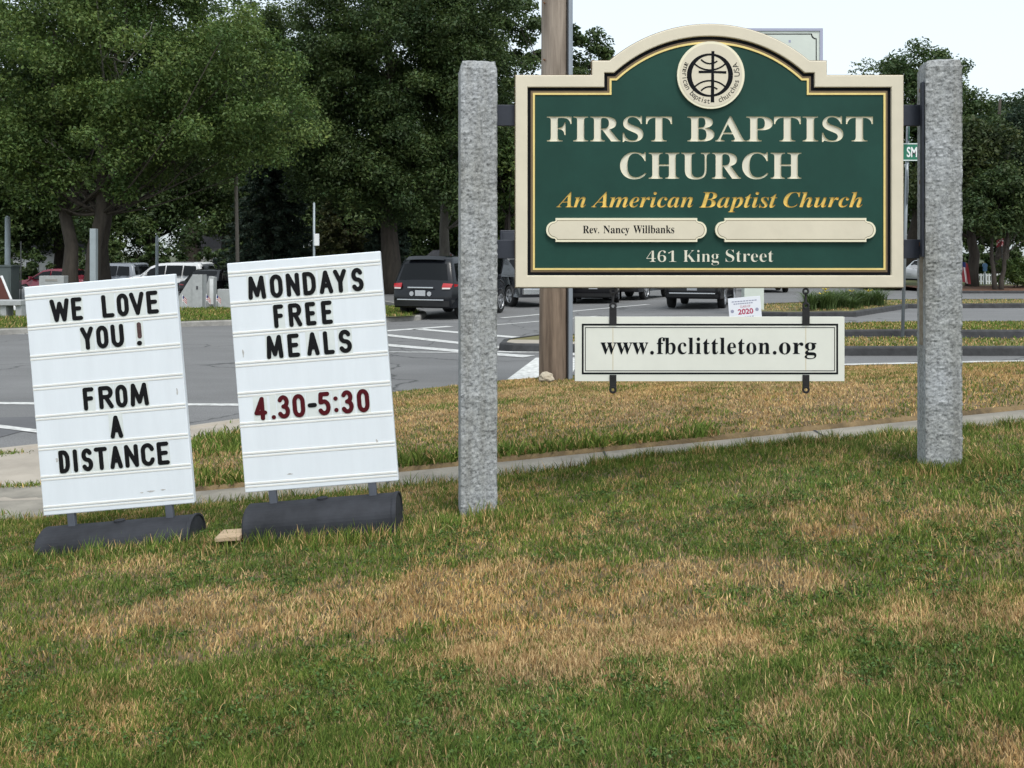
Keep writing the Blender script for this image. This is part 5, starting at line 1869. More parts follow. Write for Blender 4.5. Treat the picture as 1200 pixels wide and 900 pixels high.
def tloc(px, D, z):
    return ((px - 600) / F * D, D, z)

DG = (0.040, 0.070, 0.020); DG2 = (0.084, 0.128, 0.036)      # dark greens
MG = (0.070, 0.122, 0.029); MG2 = (0.148, 0.212, 0.056)      # mid greens
BG = (0.030, 0.054, 0.032); BG2 = (0.058, 0.086, 0.056)      # bluish, conifers
OG = (0.05, 0.062, 0.020); OG2 = (0.085, 0.09, 0.03)

z34 = gz(-15.5, 34)
# A: mid-green maple in front on the left
make_tree('maple_tree', 'mid-green maple with dead twigs, nearest tree at the left above the WE LOVE board', tloc(92, 34, z34), 13.0, 0.25,
          [(-1.2, 0, 9.2, 4.0, 3.6, 3.6), (3.0, -.5, 8.6, 4.2, 3.4, 3.0), (5.6, 0, 7.2, 2.9, 2.8, 2.3), (0.8, 0, 11.8, 3.4, 3.0, 2.6), (-3.4, .5, 6.6, 2.4, 2.4, 2.2), (0.5, 0, 5.6, 2.8, 2.4, 1.7), (3.2, .2, 5.4, 2.4, 2.0, 1.4), (-1.4, -.6, 4.6, 1.5, 1.4, 1.0), (1.9, -2.2, 6.2, 2.0, 1.3, 1.5), (-2.4, -2.0, 5.6, 1.8, 1.2, 1.3), (4.4, -1.6, 6.0, 1.7, 1.2, 1.1), (1.6, -.4, 4.5, 1.3, 1.3, .9), (5.2, 0, 5.2, 1.8, 1.6, 1.0)],
          560, 150000, 0.125, MG, MG2, seed=21, gaps=0.14, dead=9, limbs=30, fork=.3, stems=2, group='park trees')
# B: second trunk, darker
make_tree('maple_tree', 'darker tree with a straight trunk right behind the pale square post', tloc(121, 38.5, gz(-16, 38.5)), 14.0, 0.36,
          [(0, 0, 9.5, 5.0, 3.6, 4.0), (-5, 1, 8.5, 4.0, 3.5, 3.6), (4.0, 1, 8.0, 3.8, 3.4, 3.0), (0, 0, 6.0, 3.0, 2.5, 1.4)],
          400, 100000, 0.155, DG, DG2, seed=22, limbs=26, gaps=0.1, group='park trees')
# C: the big dark tree in the middle
make_tree('maple_tree', 'large dense dark green tree between the MONDAYS board and the left granite post', tloc(455, 45, 0.0), 17.0, 0.42,
          [(0, 0, 11.2, 4.8, 4.2, 4.8), (-2.6, -.5, 8.2, 3.4, 3.2, 3.4), (2.7, 0, 8.6, 3.2, 3.2, 3.8), (0, -1, 6.0, 3.8, 3.2, 2.6), (0.5, 0, 14.6, 3.2, 3.0, 2.6), (-2.8, 0, 12.8, 2.8, 2.6, 2.8), (3.1, 0, 12.0, 2.1, 2.5, 3.0), (4.0, 0, 9.6, 1.9, 2.2, 3.2), (4.2, 0, 13.4, 1.8, 2.0, 2.6), (-4.4, 0, 9.8, 2.0, 2.2, 3.0), (0.5, -1.6, 4.6, 3.4, 1.8, 1.5), (-2.8, -1, 5.0, 2.0, 1.8, 1.3), (3.4, -1, 5.0, 1.8, 1.6, 1.3)],
          880, 240000, 0.155, DG, DG2, seed=23, limbs=30, gaps=0.05, group='park trees')
make_tree('maple_tree', 'tree with a thin pale trunk close behind the dark grey sport utility vehicle', tloc(523, 52, -0.1), 13.0, 0.30,
          [(0, 0, 8.5, 3.2, 3.0, 3.6), (1.5, 0, 6.2, 2.4, 2.4, 1.8), (-1, 0, 11, 2.6, 2.4, 2.2)],
          170, 22000, 0.24, DG, DG2, seed=24, limbs=18, group='park trees', bark='bark_pale')
# D: airy tree right of the pole with sky holes
make_tree('oak_tree', 'airy dark tree with sky showing through, behind the utility pole', tloc(640, 60, -0.2), 18.0, 0.42,
          [(-1.5, 0, 14.0, 4.2, 3.4, 3.6), (2.3, 0, 12.6, 3.2, 3.0, 2.6), (3.6, 0, 14.0, 2.2, 2.2, 1.6), (-3, 0, 10, 3.2, 3, 3), (0.5, 0, 9, 3.4, 3, 2.4), (-2.6, 0, 17.0, 2.4, 2.4, 1.8)],
          200, 25000, 0.27, DG, DG2, seed=25, gaps=0.30, limbs=26, clump_r=(.5, 1.0), group='park trees')
make_tree('oak_tree', 'lighter green tree seen in the gap between the left granite post and the green sign', tloc(594, 50, -0.1), 9.0, 0.24,
          [(0, 0, 6.4, 2.4, 2.2, 2.4), (.6, 0, 8.3, 1.8, 1.8, 1.3)], 90, 12000, 0.24, MG, MG2, seed=26, limbs=12, group='park trees')
# E: the dark wood behind the park, left half
wood = [(-20, 62, 13, 31), (70, 66, 15, 32), (175, 60, 13, 33), (265, 68, 21, 34), (350, 64, 13, 35), (400, 76, 20, 36), (560, 78, 16, 37), (225, 84, 24, 38), (20, 84, 18, 39), (462, 70, 11, 46), (512, 80, 13, 47), (575, 72, 10, 48),  (325, 90, 27, 40)]
wlab = ['dark tree at the back, at the picture\'s left edge behind the cabinet', 'dark tree at the back above the dark red car', 'dark tree at the back above the grey minivan', 'tall dark tree at the back above the white sport utility vehicle',
        'dark tree at the back behind the thin tall grey pole', 'dark tree at the back left of the big dense tree', 'dark tree at the back behind the left granite post', 'tallest dark tree far back between the two letter boards', 'tall dark tree farthest back at the left edge', 'dark tree far back, just left above the dark grey sport utility vehicle', 'dark tree far back, right above the dark grey sport utility vehicle', 'dark low tree far back, hidden mostly by the left granite post', 'tall dark tree farthest back above the right letter board']
for (px, D, h, sd_), lb in zip(wood, wlab):
    q = h / 13.0
    make_tree('oak_tree', lb, tloc(px, D, -0.5), h, 0.34 * q,
              [(0, 0, h * .62, 4.2 * q, 3.4 * q, h * .30), (-2.4 * q, 0, h * .42, 3.2 * q, 3.0 * q, h * .22), (2.6 * q, 0, h * .46, 3.0 * q, 3.0 * q, h * .22), (0, 0, h * .84, 2.6 * q, 2.4 * q, h * .16), (0, -1, h * .26, 3.6 * q, 2.8 * q, h * .12)],
              230, 36000, 0.25, DG, DG2, seed=sd_, limbs=14, clump_r=(.7, 1.4), group='dark trees at the back of the park')
# conifers
def spruce(label, px, D, z, h, rb, seed, col=BG, col2=BG2):
    random.seed(seed); rng = np.random.default_rng(seed)
    t = thing('spruce_tree', label, 'tree', tloc(px, D, z), 0, 'blue-green spruces')
    cs = []; rs = []; cl = []
    nl = int(h * 2.6)
    bm = bmesh.new()
    add_tube(bm, [(0, 0, -.2), (0, 0, h)], [0.20, 0.03], 9)
    for i in range(nl):
        zz = 0.8 + (h - 1.0) * i / nl
        rad = rb * (1 - zz / h) ** 0.85 + 0.15
        m_ = int(7 + rad * 3)
        for k in range(m_):
            a = 2 * PI * (k + random.random()) / m_
            L = rad * random.uniform(.75, 1.12)
            tip = Vector((L * math.cos(a), L * math.sin(a), zz - 0.30 * L + random.uniform(-.15, .15)))
            add_tube(bm, [(0, 0, zz), tuple(tip * .5 + Vector((0, 0, zz * .5 + .06))), tuple(tip)], [0.03, 0.02, 0.008], 4, False)
            for q in (0.35, 0.6, 0.82, 1.0):
                cs.append((tip.x * q, tip.y * q, zz + (tip.z - zz) * q)); rs.append(0.18 + 0.14 * L * (1.1 - q))
                mm = random.random(); cl.append([c0 * (1 - mm) + c1 * mm for c0, c1 in zip(col, col2)])
    bm_obj('trunk', bm, M['bark'], t)
    V, lo, st, cc = leaf_cloud(cs, np.array(rs), max(6, 26000 // len(cs)), 0.20, cl, .5, .3, rng)
    np_mesh('crown', V, lo, st, M['leaf'], t, cc)
spruce('blue-green spruce with drooping boughs, left of the signal pole above the right letter board', 318, 48, -0.3, 8.6, 3.0, 41)
spruce('blue-green spruce at the back, right of the signal pole above the right letter board', 402, 56, -0.2, 8.0, 2.6, 42, OG, OG2)
spruce('small blue-green spruce just left of the dark grey sport utility vehicle', 452, 46, -0.1, 5.0, 1.6, 43)
# right side trees
RT = 'trees beyond the road on the right'
make_tree('oak_tree', 'round-topped green tree on the skyline behind the right granite post', tloc(1072, 62, 0.3), 15.5, 0.40,
          [(0, 0, 11.2, 3.6, 3.2, 3.4), (-1.6, 0, 9.6, 2.2, 2.4, 2.4), (2.8, 0, 9.2, 2.8, 2.6, 2.7), (0.4, 0, 13.2, 2.6, 2.4, 2.0), (0, 0, 6, 3, 3, 2), (3.4, 0, 6.4, 2.6, 2.4, 2.0)],
          340, 60000, 0.22, (0.046, 0.084, 0.026), (0.090, 0.136, 0.044), seed=51, limbs=22, group=RT)
make_tree('oak_tree', 'tall dark tree at the right edge with pale bare branches in it', tloc(1172, 56, 0.3), 12.6, 0.36,
          [(0.6, 0, 7.6, 3.3, 3.0, 3.0), (3.0, 0, 9.2, 2.8, 2.6, 2.5), (-1.6, 0, 6.4, 2.6, 2.4, 2.4), (0.6, 0, 4.6, 3.6, 2.8, 2.0), (2.4, 0, 6.0, 2.8, 2.6, 2.6)],
          330, 55000, 0.21, BG, DG2, seed=52, limbs=20, dead=8, gaps=.08, group=RT)
make_tree('oak_tree', 'dark tree cut off by the right edge of the picture', tloc(1255, 60, 0.3), 13.0, 0.36,
          [(0, 0, 8.0, 3.8, 3.2, 3.6), (-2, 0, 5.5, 3, 3, 2.6), (0, 0, 10.4, 2.8, 2.6, 2.2)], 200, 26000, 0.28, BG, DG2, seed=53, limbs=16, group=RT)
make_tree('oak_tree', 'tree with a thick trunk and low green boughs beside the limp striped flag', tloc(1139, 47.5, 0.28), 9.0, 0.26,
          [(0, 0, 6.0, 2.0, 2.0, 2.2), (-1.2, 0, 5.0, 1.6, 1.6, 1.3), (1.2, 0, 4.2, 1.7, 1.6, 1.1)], 120, 17000, 0.22, (0.03, 0.052, 0.016), (0.07, 0.088, 0.026), seed=54, limbs=14, group=RT)
make_tree('ornamental_tree', 'small ornamental tree with two slim dark stems in red-brown mulch near the right edge', tloc(1170, 44.8, 0.2), 5.6, 0.10,
          [(0, 0, 4.0, 1.7, 1.4, 1.0), (-1.4, 0, 3.5, 1.2, 1.2, .8), (1.5, 0, 4.2, 1.3, 1.2, .9), (0, 0, 4.9, 1.2, 1.1, .7), (0, 0, 2.9, 1.2, 1, .5)],
          130, 16000, 0.17, (0.034, 0.062, 0.018), (0.07, 0.105, 0.03), seed=55, stems=2, fork=.45, limbs=14, clump_r=(.35, .7), bark='bark', group=RT)
for i, (px, D, h, sd_) in enumerate(((700, 92, 11, 61), (780, 98, 10, 62), (860, 92, 11, 63), (945, 96, 10, 64), (1015, 90, 11, 65), (1118, 84, 15, 66), (1230, 88, 16.5, 67), (1172, 80, 15.5, 68))):
    lb = ['low dark tree far behind the left end of the green sign', 'low dark tree far behind the word FIRST of the green sign', 'low dark tree far behind the round emblem side of the green sign', 'low dark tree far behind the pylon signboard', 'low dark tree far behind the right end of the green sign',
          'dark tree far back behind the right granite post', 'dark tree far back behind the right edge trees', 'dark tree far back, above the picket fence at the right'][i]
    q = h / 13
    make_tree('oak_tree', lb, tloc(px, D, 0.2), h, .3 * q, [(0, 0, h * .6, 4.6 * q, 3.6 * q, h * .3), (-3 * q, 0, h * .4, 3.4 * q, 3 * q, h * .22), (3 * q, 0, h * .42, 3.4 * q, 3 * q, h * .22), (0, -1, h * .24, 4.6 * q, 3 * q, h * .14), (0, 0, h * .84, 2.8 * q, 2.4 * q, h * .14)],
              180, 15000, 0.38, DG, DG2, seed=sd_, limbs=8, clump_r=(.8, 1.5), group='far trees across the road')

# shrubs
def shrub(name, label, px, D, z, lobes, n, leaves, leaf, c1, c2, seed, group=None):
    rng = np.random.default_rng(seed)
    t = thing(name, label, 'shrub', tloc(px, D, z), 0, group)
    LB = np.array(lobes)[rng.integers(0, len(lobes), n)]
    d = rng.normal(size=(n, 3)); d /= np.linalg.norm(d, axis=1)[:, None]; d[:, 2] = np.abs(d[:, 2])
    Cn = LB[:, :3] + d * LB[:, 3:] * (rng.random((n, 1)) ** .4)
    mix = rng.random((n, 1))
    V, lo, st, cc = leaf_cloud(Cn, np.full(n, .28), leaves // n, leaf, np.array(c1) * (1 - mix) + np.array(c2) * mix, .8, .1, rng)
    np_mesh('foliage', V, lo, st, M['leaf'], t, cc)
    bm = bmesh.new()
    for i in range(10):
        add_tube(bm, [(random.uniform(-.1, .1), random.uniform(-.1, .1), -.05), tuple(Cn[i])], [.02, .008], 5)
    bm_obj('stem', bm, M['bark'], t)
    return t
shrub('shrub', 'rounded green shrub beyond the picket fence at the right edge', 1192, 46.5, .25, [(0, 0, .3, 1.2, .8, 1.1), (1, 0, .3, 1, .8, .9)], 60, 6000, .13, MG, MG2, 71, 'shrubs')
hedge_px = [(-10, 58, 72), (150, 57, 73), (300, 56, 74), (345, 58, 75), (425, 60, 76), (480, 72, 77), (560, 72, 78), (1085, 72, 79), (1140, 70, 80), (1215, 70, 81), (420, 76, 82), (525, 78, 83)]
hl = ['low dark bush at the back, at the left edge', 'low dark bush at the back, behind the grey minivan', 'low dark bush at the back, behind the black car right of the monuments', 'low dark bush at the back, behind the bluish spruce', 'low dark bush at the back under the big dense tree', 'low dark bush at the back, left of the pale house', 'low dark bush at the back, behind the left granite post', 'low dark bush beyond the road, behind the right granite post', 'low dark bush beyond the road, behind the picket fence', 'low dark bush beyond the road, at the right edge', 'low dark bush farthest back, right of the bluish spruce', 'low dark bush farthest back, above the dark grey sport utility vehicle']
for (px, D, sd_), lb in zip(hedge_px, hl):
    shrub('shrub', lb, px, D, -0.5, [(0, 0, .4, 2.6, 1.5, 2.9), (2, 0, .3, 2.0, 1.3, 2.3), (-2.2, 0, .3, 2.0, 1.3, 2.5)], 170, 11000, .24, DG, DG2, sd_, 'shrubs')

# daylilies on the planted island: each a fountain of strap leaves with yellow flowers
M['petal'] = mat('yellow_petal', (0.72, 0.55, 0.05), 0.6)
random.seed(5)
def daylily(seed, fl):
    rng = np.random.default_rng(seed)
    V = []; Fc = []; cols = []
    for i in range(190):
        a = rng.random() * 2 * PI; L = rng.uniform(.30, .78); sp0 = rng.uniform(.15, .75)
        base = Vector((rng.normal() * .07, rng.normal() * .07, 0)); w_ = .014
        sd_ = Vector((-math.sin(a), math.cos(a), 0))
        k0 = len(V); c = np.array((.050, .090, .022)) + np.array((.075, .095, .035)) * rng.random(); c = c * 1.0
        for k in range(5):
            u = k / 4
            p = base + Vector((math.cos(a), math.sin(a), 0)) * (sp0 * L * u * u * 1.6 + .03 * u) + Vector((0, 0, L * (u - .35 * u * u * u)))
            ww = w_ * (1 - u * .9)
            V += [p + sd_ * ww, p - sd_ * ww]; cols += [(*c, 1)] * 2
        for k in range(4):
            q = k0 + 2 * k
            Fc.append((q, q + 1, q + 3, q + 2))
    V = np.array([tuple(v) for v in V]); lo = np.array(Fc).ravel(); st = np.arange(len(Fc)) * 4
    return V, lo, st, np.array(cols)
def place_lily(label, px, D, seed, nfl):
    t = thing('daylily_plant', label, 'plant', tloc(px, D, float(road_z((px - 600) / F * D)) + 0.15), random.random() * 6, 'flowering plants on the traffic island')
    t.scale = (1, 1, random.uniform(.7, 1.1))
    np_mesh('leaves', *daylily(seed, nfl)[:3], M['leaf'], t, daylily(seed, nfl)[3])
    for i in range(nfl):
        bm = bmesh.new()
        a0 = random.random() * 6; c = Vector((random.uniform(-.35, .35), random.uniform(-.45, -.1), random.uniform(.4, .62)))
        for k in range(6):
            a = a0 + k * PI / 3
            tip = c + Vector((math.cos(a) * .15, math.sin(a) * .15, .08)); sdv = Vector((-math.sin(a), math.cos(a), 0)) * .025
            mid = c + Vector((math.cos(a) * .04, math.sin(a) * .04, .03))
            f = [bm.verts.new(c), bm.verts.new(mid + sdv), bm.verts.new(tip), bm.verts.new(mid - sdv)]
            bm.faces.new(f)
        bm_obj('flower', bm, M['petal'], t)
lx_ = [(948, 26.9, 0), (954, 27.4, 1), (962, 28.2, 2), (968, 27.5, 1), (974, 28.4, 0), (981, 27.6, 2), (990, 28.4, 1), (998, 28.0, 0), (1006, 28.8, 1), (1015, 28.6, 0), (1022, 29.4, 1), (1028, 29.0, 0), (994, 29.4, 0), (976, 29.2, 0), (1010, 30.0, 0)]
for i, (px, D, nf) in enumerate(lx_):
    px += random.uniform(-3, 3); D += random.uniform(-.35, .35)
    place_lily('strap-leaved plant in the yellow-flowering clump on the island near the right granite post', px, D, 200 + i, nf)

# ------------------------------------------------------------------ grass: blades one by one, far too many to count
def fbm(P, s, seed, oct_=3):
    """cheap smooth noise on arrays of points (x, y)"""
    rng = np.random.default_rng(seed)
    out = np.zeros(len(P)); amp = 1.0
    for o in range(oct_):
        g = rng.random((64, 64))
        q = P * s * 2 ** o + 100.0
        i = np.floor(q).astype(int); f = q - i; f = f * f * (3 - 2 * f)
        a = g[i[:, 0] % 64, i[:, 1] % 64]; b = g[(i[:, 0] + 1) % 64, i[:, 1] % 64]
        c = g[i[:, 0] % 64, (i[:, 1] + 1) % 64]; d = g[(i[:, 0] + 1) % 64, (i[:, 1] + 1) % 64]
        out += amp * ((a * (1 - f[:, 0]) + b * f[:, 0]) * (1 - f[:, 1]) + (c * (1 - f[:, 0]) + d * f[:, 0]) * f[:, 1])
        amp *= 0.5
    return out / (2 - 0.5 ** (oct_ - 1))

# worn dry patches of the lawn: measured (photo pixel centre, half sizes in pixels, strength) -> ground ellipses in metres
PATCH = []
for px, py, rx, ry, w_ in [(230, 716, 120, 26, 1.0), (400, 722, 150, 34, 1.0), (545, 690, 150, 40, 1.1), (720, 700, 140, 42, .9), (860, 668, 110, 20, .9), (640, 745, 190, 34, .75), (760, 760, 150, 40, .55),
                           (1010, 612, 90, 12, .8), (950, 600, 80, 12, .6), (1120, 720, 130, 60, .55), (1010, 740, 90, 30, .5), (905, 812, 60, 26, .55), (1110, 880, 80, 26, .7), (100, 722, 30, 14, .6), (200, 652, 45, 10, .55), (110, 850, 70, 40, .25), (600, 625, 120, 16, .3), (480, 650, 50, 14, .5),
                           (1000, 850, 90, 30, .3), (850, 880, 60, 20, .3), (280, 780, 140, 30, .3), (860, 610, 80, 14, .35), (500, 575, 70, 10, .35), (720, 560, 200, 10, .15), (1150, 610, 70, 20, .5)]:
    z = 0.42
    for _ in range(6):
        x, y = G(px, py, z); z = float(lawn_z(np.float64(x), np.float64(y)))
    y2 = G(px, py - ry, z)[1]; y1 = G(px, py + ry, z)[1]
    PATCH.append((x, y, rx / F * y, (y2 - y1) / 2, w_))

def lawn_dry(P):
    d = np.zeros(len(P))
    wob = np.stack([fbm(P, 1.7, 3) - .5, fbm(P, 1.7, 4) - .5], 1) * 0.5
    Q = P + wob
    for x, y, rx, ry, w_ in PATCH:
        e = ((Q[:, 0] - x) / rx) ** 2 + ((Q[:, 1] - y) / ry) ** 2
        d = np.maximum(d, w_ * 0.80 * np.clip(1.5 - e, 0, 1.15))
    d += 1.0 * (fbm(P, 2.6, 5, 4) - 0.5) + 0.8 * (fbm(P, 8.0, 6, 3) - 0.5) + 0.03
    return d

GREENS = np.array([(0.096, 0.156, 0.026), (0.134, 0.198, 0.038), (0.062, 0.112, 0.019), (0.186, 0.224, 0.055)])
TANS = np.array([(0.48, 0.318, 0.150), (0.63, 0.460, 0.240), (0.34, 0.212, 0.098), (0.46, 0.335, 0.170)])

def blades(name, P, Zf, length, width, dry, m, seed, lean=0.5, label=None):
    rng = np.random.default_rng(seed)
    n = len(P)
    pick = 0.55 * (fbm(P, 11.0, seed + 300, 3) - .5) * 2.2 + .5
    pick = (0.42 * pick + 0.58 * rng.random(n) - .5) * 1.75 + .5
    isdry = (pick < np.clip(dry, 0.03, 0.96)) | (rng.random(n) < .07)
    isdry &= rng.random(n) > .04
    g = GREENS[rng.integers(0, 4, n)] * (0.75 + 0.5 * rng.random((n, 1)))
    tn = TANS[rng.integers(0, 4, n)] * (0.75 + 0.5 * rng.random((n, 1)))
    c = np.where(isdry[:, None], tn, g)
    clump = fbm(P, 9.0, seed + 100, 3); tone = fbm(P, 5.0, seed + 200, 3)
    c = c * (0.62 + 0.76 * tone)[:, None] * np.stack([np.ones(n), 1.03 - .12 * fbm(P, 1.3, seed + 400), 1.1 - .4 * fbm(P, 1.3, seed + 400)], 1)
    L = length * (0.40 + 0.80 * rng.random(n)) * (0.45 + 1.1 * clump) * np.where(isdry, 0.9, 1.0)
    Wd = width * (0.7 + 0.6 * rng.random(n))
    a = rng.random(n) * 2 * PI
    bend = L * lean * (0.25 + 1.1 * rng.random(n) ** 1.3)
    dirv = np.stack([np.cos(a), np.sin(a), np.zeros(n)], 1)
    b2 = rng.random(n) * 2 * PI
    side = np.stack([np.cos(b2), np.sin(b2) * .5, np.zeros(n)], 1)
    base = np.stack([P[:, 0], P[:, 1], Zf(P[:, 0], P[:, 1]) - 0.004], 1)
    up = np.array([0, 0, 1.0])
    hgt = np.sqrt(np.maximum(L * L - bend * bend * .8, (L * .25) ** 2))
    mid = base + dirv * (bend * .35)[:, None] + up * (hgt * .6)[:, None]
    tip = base + dirv * bend[:, None] + up * hgt[:, None]
    V = np.empty((n, 5, 3))
    V[:, 0] = base - side * (Wd * .5)[:, None]; V[:, 1] = base + side * (Wd * .5)[:, None]
    V[:, 2] = mid + side * (Wd * .42)[:, None]; V[:, 3] = mid - side * (Wd * .42)[:, None]
    V[:, 4] = tip
    k = np.arange(n) * 5
    loops = np.stack([k, k + 1, k + 2, k + 3, k + 3, k + 2, k + 4], 1).ravel()
    st = (np.arange(n)[:, None] * 7 + np.array([0, 4])).ravel()
    cc = np.ones((n, 5, 4)); cc[:, :, :3] = c[:, None, :]
    o = np_mesh(name, V.reshape(-1, 3), loops, st, m, None, cc.reshape(-1, 4))
    stuff(o)
    o['label'] = label
    return o

def scatter(n, y0, y1, seed, keep, margin=1.0, xmin=-30, xmax=30):
    rng = np.random.default_rng(seed)
    y = y0 + (y1 - y0) * rng.random(n)
    hw = 0.56 * y1 + margin
    x = np.clip(-hw, xmin, 1e9) + (min(hw, xmax) - max(-hw, xmin)) * rng.random(n)
    P = np.stack([x, y], 1)
    return P[keep(P)]

def lawn_ok(P):
    lim = SW0 - 0.02 + 0.05 * (fbm(P, 6, 8) - .5) * 2 + 0.12 * np.clip(fbm(P, 2.2, 9) - .62, 0, 1)
    return P[:, 1] < lim
tot = []
def lawn_clump(P):
    return lawn_ok(P) & (RNG.random(len(P)) < 0.35 + 1.15 * fbm(P, 8.0, 41, 3))
Pn = scatter(400000, 2.15, 3.6, 1, lawn_clump, .5)
dn = lawn_dry(Pn); th = np.clip(1 - .0 * dn, 0, 1)
blades('grass', Pn, lawn_z, 0.034, 0.0036, dn, M['blade'], 2, 0.75, 'short mown grass, green with straw-coloured blades, nearest the camera')
Pm = scatter(360000, 3.6, 6.7, 3, lawn_clump, .6)
blades('grass', Pm, lawn_z, 0.036, 0.0046, lawn_dry(Pm), M['blade'], 4, 0.7, 'short mown grass with a broad dry straw-coloured patch in front of the signs')
# the lawn carries on to both sides and towards the camera's feet
def outer(P):
    x, y = np.abs(P[:, 0]), P[:, 1]
    inner = ((y > 2.15) & (y < 3.6) & (x < .56 * 3.6 + .5)) | ((y >= 3.6) & (x < .56 * 6.7 + .6))
    return lawn_ok(P) & ~inner
Po = scatter(420000, 1.3, 6.7, 43, outer, 2.0)
blades('grass', Po, lawn_z, 0.036, 0.0070, lawn_dry(Po), M['blade'], 44, 0.7, 'mown grass at the sides of the lawn')
# lone longer straws and green seed stems standing above the rest
Ps = scatter(16000, 2.15, 6.6, 33, lawn_ok, .6)
blades('grass', Ps, lawn_z, 0.070, 0.0030, 0.45 + 1.1 * lawn_dry(Ps), M['blade'], 34, 0.55, 'single longer straws standing out of the mown grass')
# clover and plantain: small flat leaves low in the turf
Pc = scatter(9000, 2.15, 5.6, 35, lambda P: lawn_ok(P) & (fbm(P, 3.2, 36, 3) > .47) & (lawn_dry(P) < .55), .5)
rc = np.random.default_rng(37)
Cc = np.stack([Pc[:, 0], Pc[:, 1], lawn_z(Pc[:, 0], Pc[:, 1]) + .014 + .010 * rc.random(len(Pc))], 1)
mc = rc.random((len(Cc), 1))
V, lo, st, cc = leaf_cloud(Cc, np.full(len(Cc), .030), 12, .0135, np.array((.060, .115, .024)) * (1 - mc) + np.array((.125, .185, .055)) * mc, .35, 0, rc)
o = stuff(np_mesh('clover', V, lo, st, M['blade'], None, cc)); o['label'] = 'low broad-leaved clover in the green parts of the lawn'
# tufts left uncut along posts, bases and the sidewalk edge
def tuft_pts(n, seed):
    rng = np.random.default_rng(seed)
    out = []
    spots = [(x, 5.27, .30, .05) for x in (-.18,)] + [(2.37, 5.28, .22, .06)] + [(-2.1, 5.20, .45, .05), (-1.02, 5.08, .42, .05), (2.60, 5.35, .06, .10)]
    for x, y, sx_, sy_ in spots:
        m_ = n // len(spots)
        out.append(np.stack([x + sx_ * rng.normal(size=m_) * .7, y + sy_ * rng.normal(size=m_)], 1))
    m_ = n
    xx = np.concatenate([rng.uniform(-3.4, 5.0, m_), rng.uniform(0.5, 5.5, 2 * m_)]); m_ = len(xx); out.append(np.stack([xx, SW0 - .05 - np.abs(rng.normal(size=m_)) * .07], 1))
    return np.concatenate(out)
Pt = tuft_pts(6000, 6)
blades('grass', Pt, lawn_z, 0.085, 0.005, np.full(len(Pt), .22), M['blade'], 7, 0.6, 'longer grass left uncut round the posts, bases and the edge of the sidewalk')

def verge_ok(P):
    x, y = P[:, 0], P[:, 1]
    xl = np.interp(y, [7.08, 7.7, 8.5, 9.3, 10.0, 11.0, 12.0], [-2.35, -2.72, -2.78, -2.68, -2.45, -2.1, -1.62]) + .05
    lim = kerb_y(x) - 0.12
    return (y > SW1 + .04 * (fbm(P, 7, 12) - .2)) & (y < lim) & (x > xl)
def verge_zz(x, y): return verge_z(x, y) + 0.012
def verge_dry(P):
    x, y = P[:, 0], P[:, 1]
    t = (y - SW1) / np.maximum(kerb_y(x) - SW1, .3)
    d = 0.76 + 1.5 * (fbm(P, 1.1, 14, 4) - .5) + 0.9 * (fbm(P, 4.0, 15, 3) - .5)
    d -= 0.55 * np.exp(-((t - 0.05) / .16) ** 2) * (x < 1.8)
    d -= 0.30 * np.exp(-((t - 0.92) / .16) ** 2) * (x < 1.0)
    d -= 0.5 * np.exp(-((x + 2.5) / .5) ** 2) * (y > 8.3)
    return d
Pv = scatter(320000, 7.1, 14.3, 8, verge_ok, 1.0, xmin=-3)
blades('grass', Pv, verge_zz, 0.036, 0.0070, verge_dry(Pv), M['blade'], 9, 0.75, 'parched straw-coloured grass of the verge between sidewalk and road')
rng = np.random.default_rng(77)
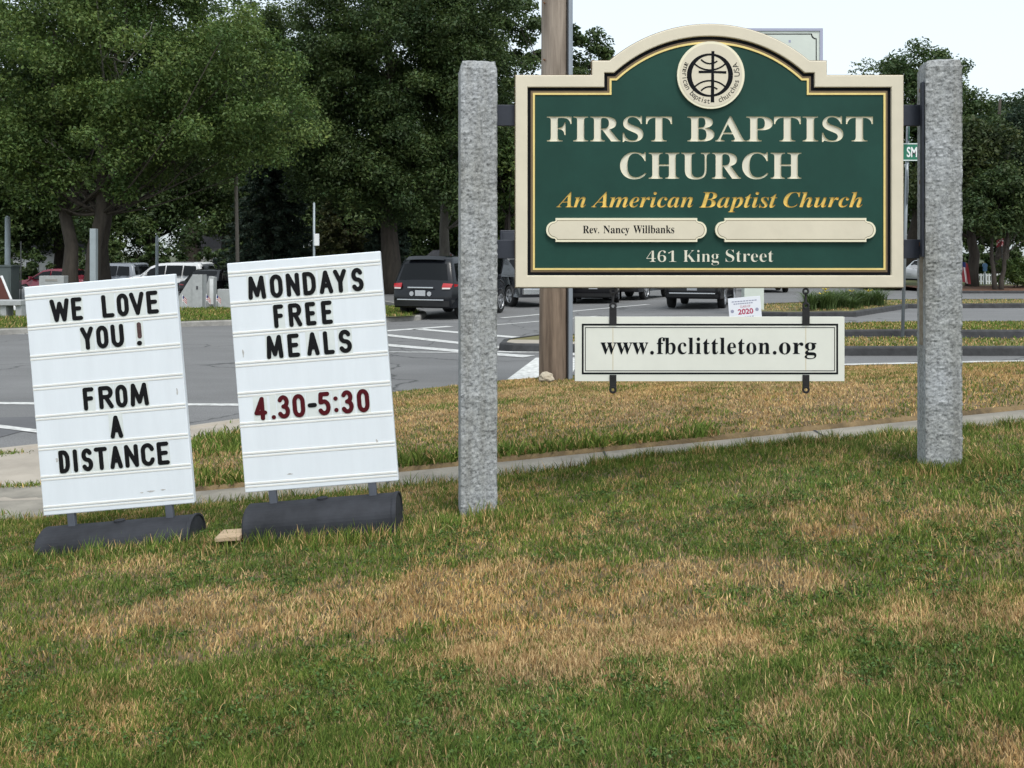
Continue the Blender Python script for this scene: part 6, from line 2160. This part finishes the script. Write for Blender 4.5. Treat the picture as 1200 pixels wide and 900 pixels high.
# weeds: clumps on the verge corner and in the pavement joints
Pw = np.concatenate([np.stack([-2.6 + .22 * rng.normal(size=2600), 8.75 + .28 * rng.normal(size=2600)], 1), np.stack([-2.55 + .12 * rng.normal(size=900), 7.45 + .12 * rng.normal(size=900)], 1),
                     np.stack([rng.uniform(-2.3, 1.5, 4200), SW1 + .04 + .10 * np.abs(rng.normal(size=4200)) - .05 * rng.random(4200)], 1)])
blades('weeds', Pw, lambda x, y: verge_z(x, y) + .01, 0.10, 0.012, np.full(len(Pw), .08), M['blade'], 10, 0.9, 'low green weeds at the corner and near edge of the verge')
def pave_z(x, y):
    t = np.clip((y - SW1) / np.maximum(kerb_y(x) - SW1, .3), 0, 1)
    return np.where(y < SW1, walk_z(x), walk_z(x) * (1 - t) + (road_z(x) + .03) * t)
js = []
for (a, b, n_, s_) in (((-5.2, 7.55), (-3.2, 7.62), 1500, .03), ((-4.6, 6.75), (-3.0, 6.72), 900, .03), ((-5.2, 8.65), (-3.6, 9.35), 1500, .06), ((-3.4, 6.6), (-2.6, 6.6), 900, .06), ((-3.55, 9.95), (-1.9, 11.6), 500, .03)):
    u = rng.random(n_)
    den = np.stack([a[0] + (b[0] - a[0]) * u, a[1] + (b[1] - a[1]) * u], 1)
    ok_ = fbm(den, 3.0, 31, 2) > .42
    js.append((den + rng.normal(size=den.shape) * s_)[ok_])
Pj = np.concatenate(js)
blades('weeds', Pj, pave_z, 0.05, 0.008, np.full(len(Pj), .15), M['blade'], 11, 0.9, 'thin lines of weeds in the joints of the corner pavement')
# coarser grass on the islands and the park lawn
def on_poly(n, poly, seed):
    rng = np.random.default_rng(seed)
    pl = np.array(poly); lo_, hi_ = pl.min(0), pl.max(0)
    P = lo_ + (hi_ - lo_) * rng.random((n, 2))
    ins = np.zeros(n, bool)
    j = len(pl) - 1
    for i in range(len(pl)):
        c1 = (pl[i, 1] > P[:, 1]) != (pl[j, 1] > P[:, 1])
        xx = (pl[j, 0] - pl[i, 0]) * (P[:, 1] - pl[i, 1]) / (pl[j, 1] - pl[i, 1] + 1e-9) + pl[i, 0]
        ins ^= c1 & (P[:, 0] < xx)
        j = i
    return P[ins]
for poly, h, n_, dr, lb, sd_, x0_ in ((isl_a, .15, 42000, .42, 'short dry grass on the nearer traffic island', 15, 0.6), (isl_b, .18, 42000, .25, 'short grass on the farther traffic island', 16, -99), (isl_c, .14, 22000, .5, 'dry grass round the flowering plants on the planted island', 17, -99)):
    P = on_poly(n_, poly, sd_)
    c = np.array(poly).mean(0); P = c + (P - c) * np.array([.985, .86])
    P = P[(P[:, 0] > x0_)]
    pv = ~((P[:, 0] < 3.4) & (P[:, 1] < 18.9 - .25 * P[:, 0]) & (sd_ == 15))
    P = P[pv]
    blades('grass', P, lambda x, y, h=h: road_z(x) + h - .01, 0.055, 0.018, np.full(len(P), dr) + .5 * (fbm(P, .8, 19) - .5), M['blade'], sd_ + 50, .7, lb)
P = scatter(160000, 20, 36, 21, lambda P: (P[:, 0] < np.array([park_right(v) for v in np.round(P[:, 1], 1)]) - .12), 1.0, -24, 0)
P = P[(P[:, 1] > np.interp(P[:, 0], PKX, PKY) + .12)]
blades('grass', P, lambda x, y: park_z(x, y), 0.085, 0.022, 0.06 + .5 * (fbm(P, .6, 22) - .5), M['blade'], 23, .7, 'mown grass of the park behind the road')
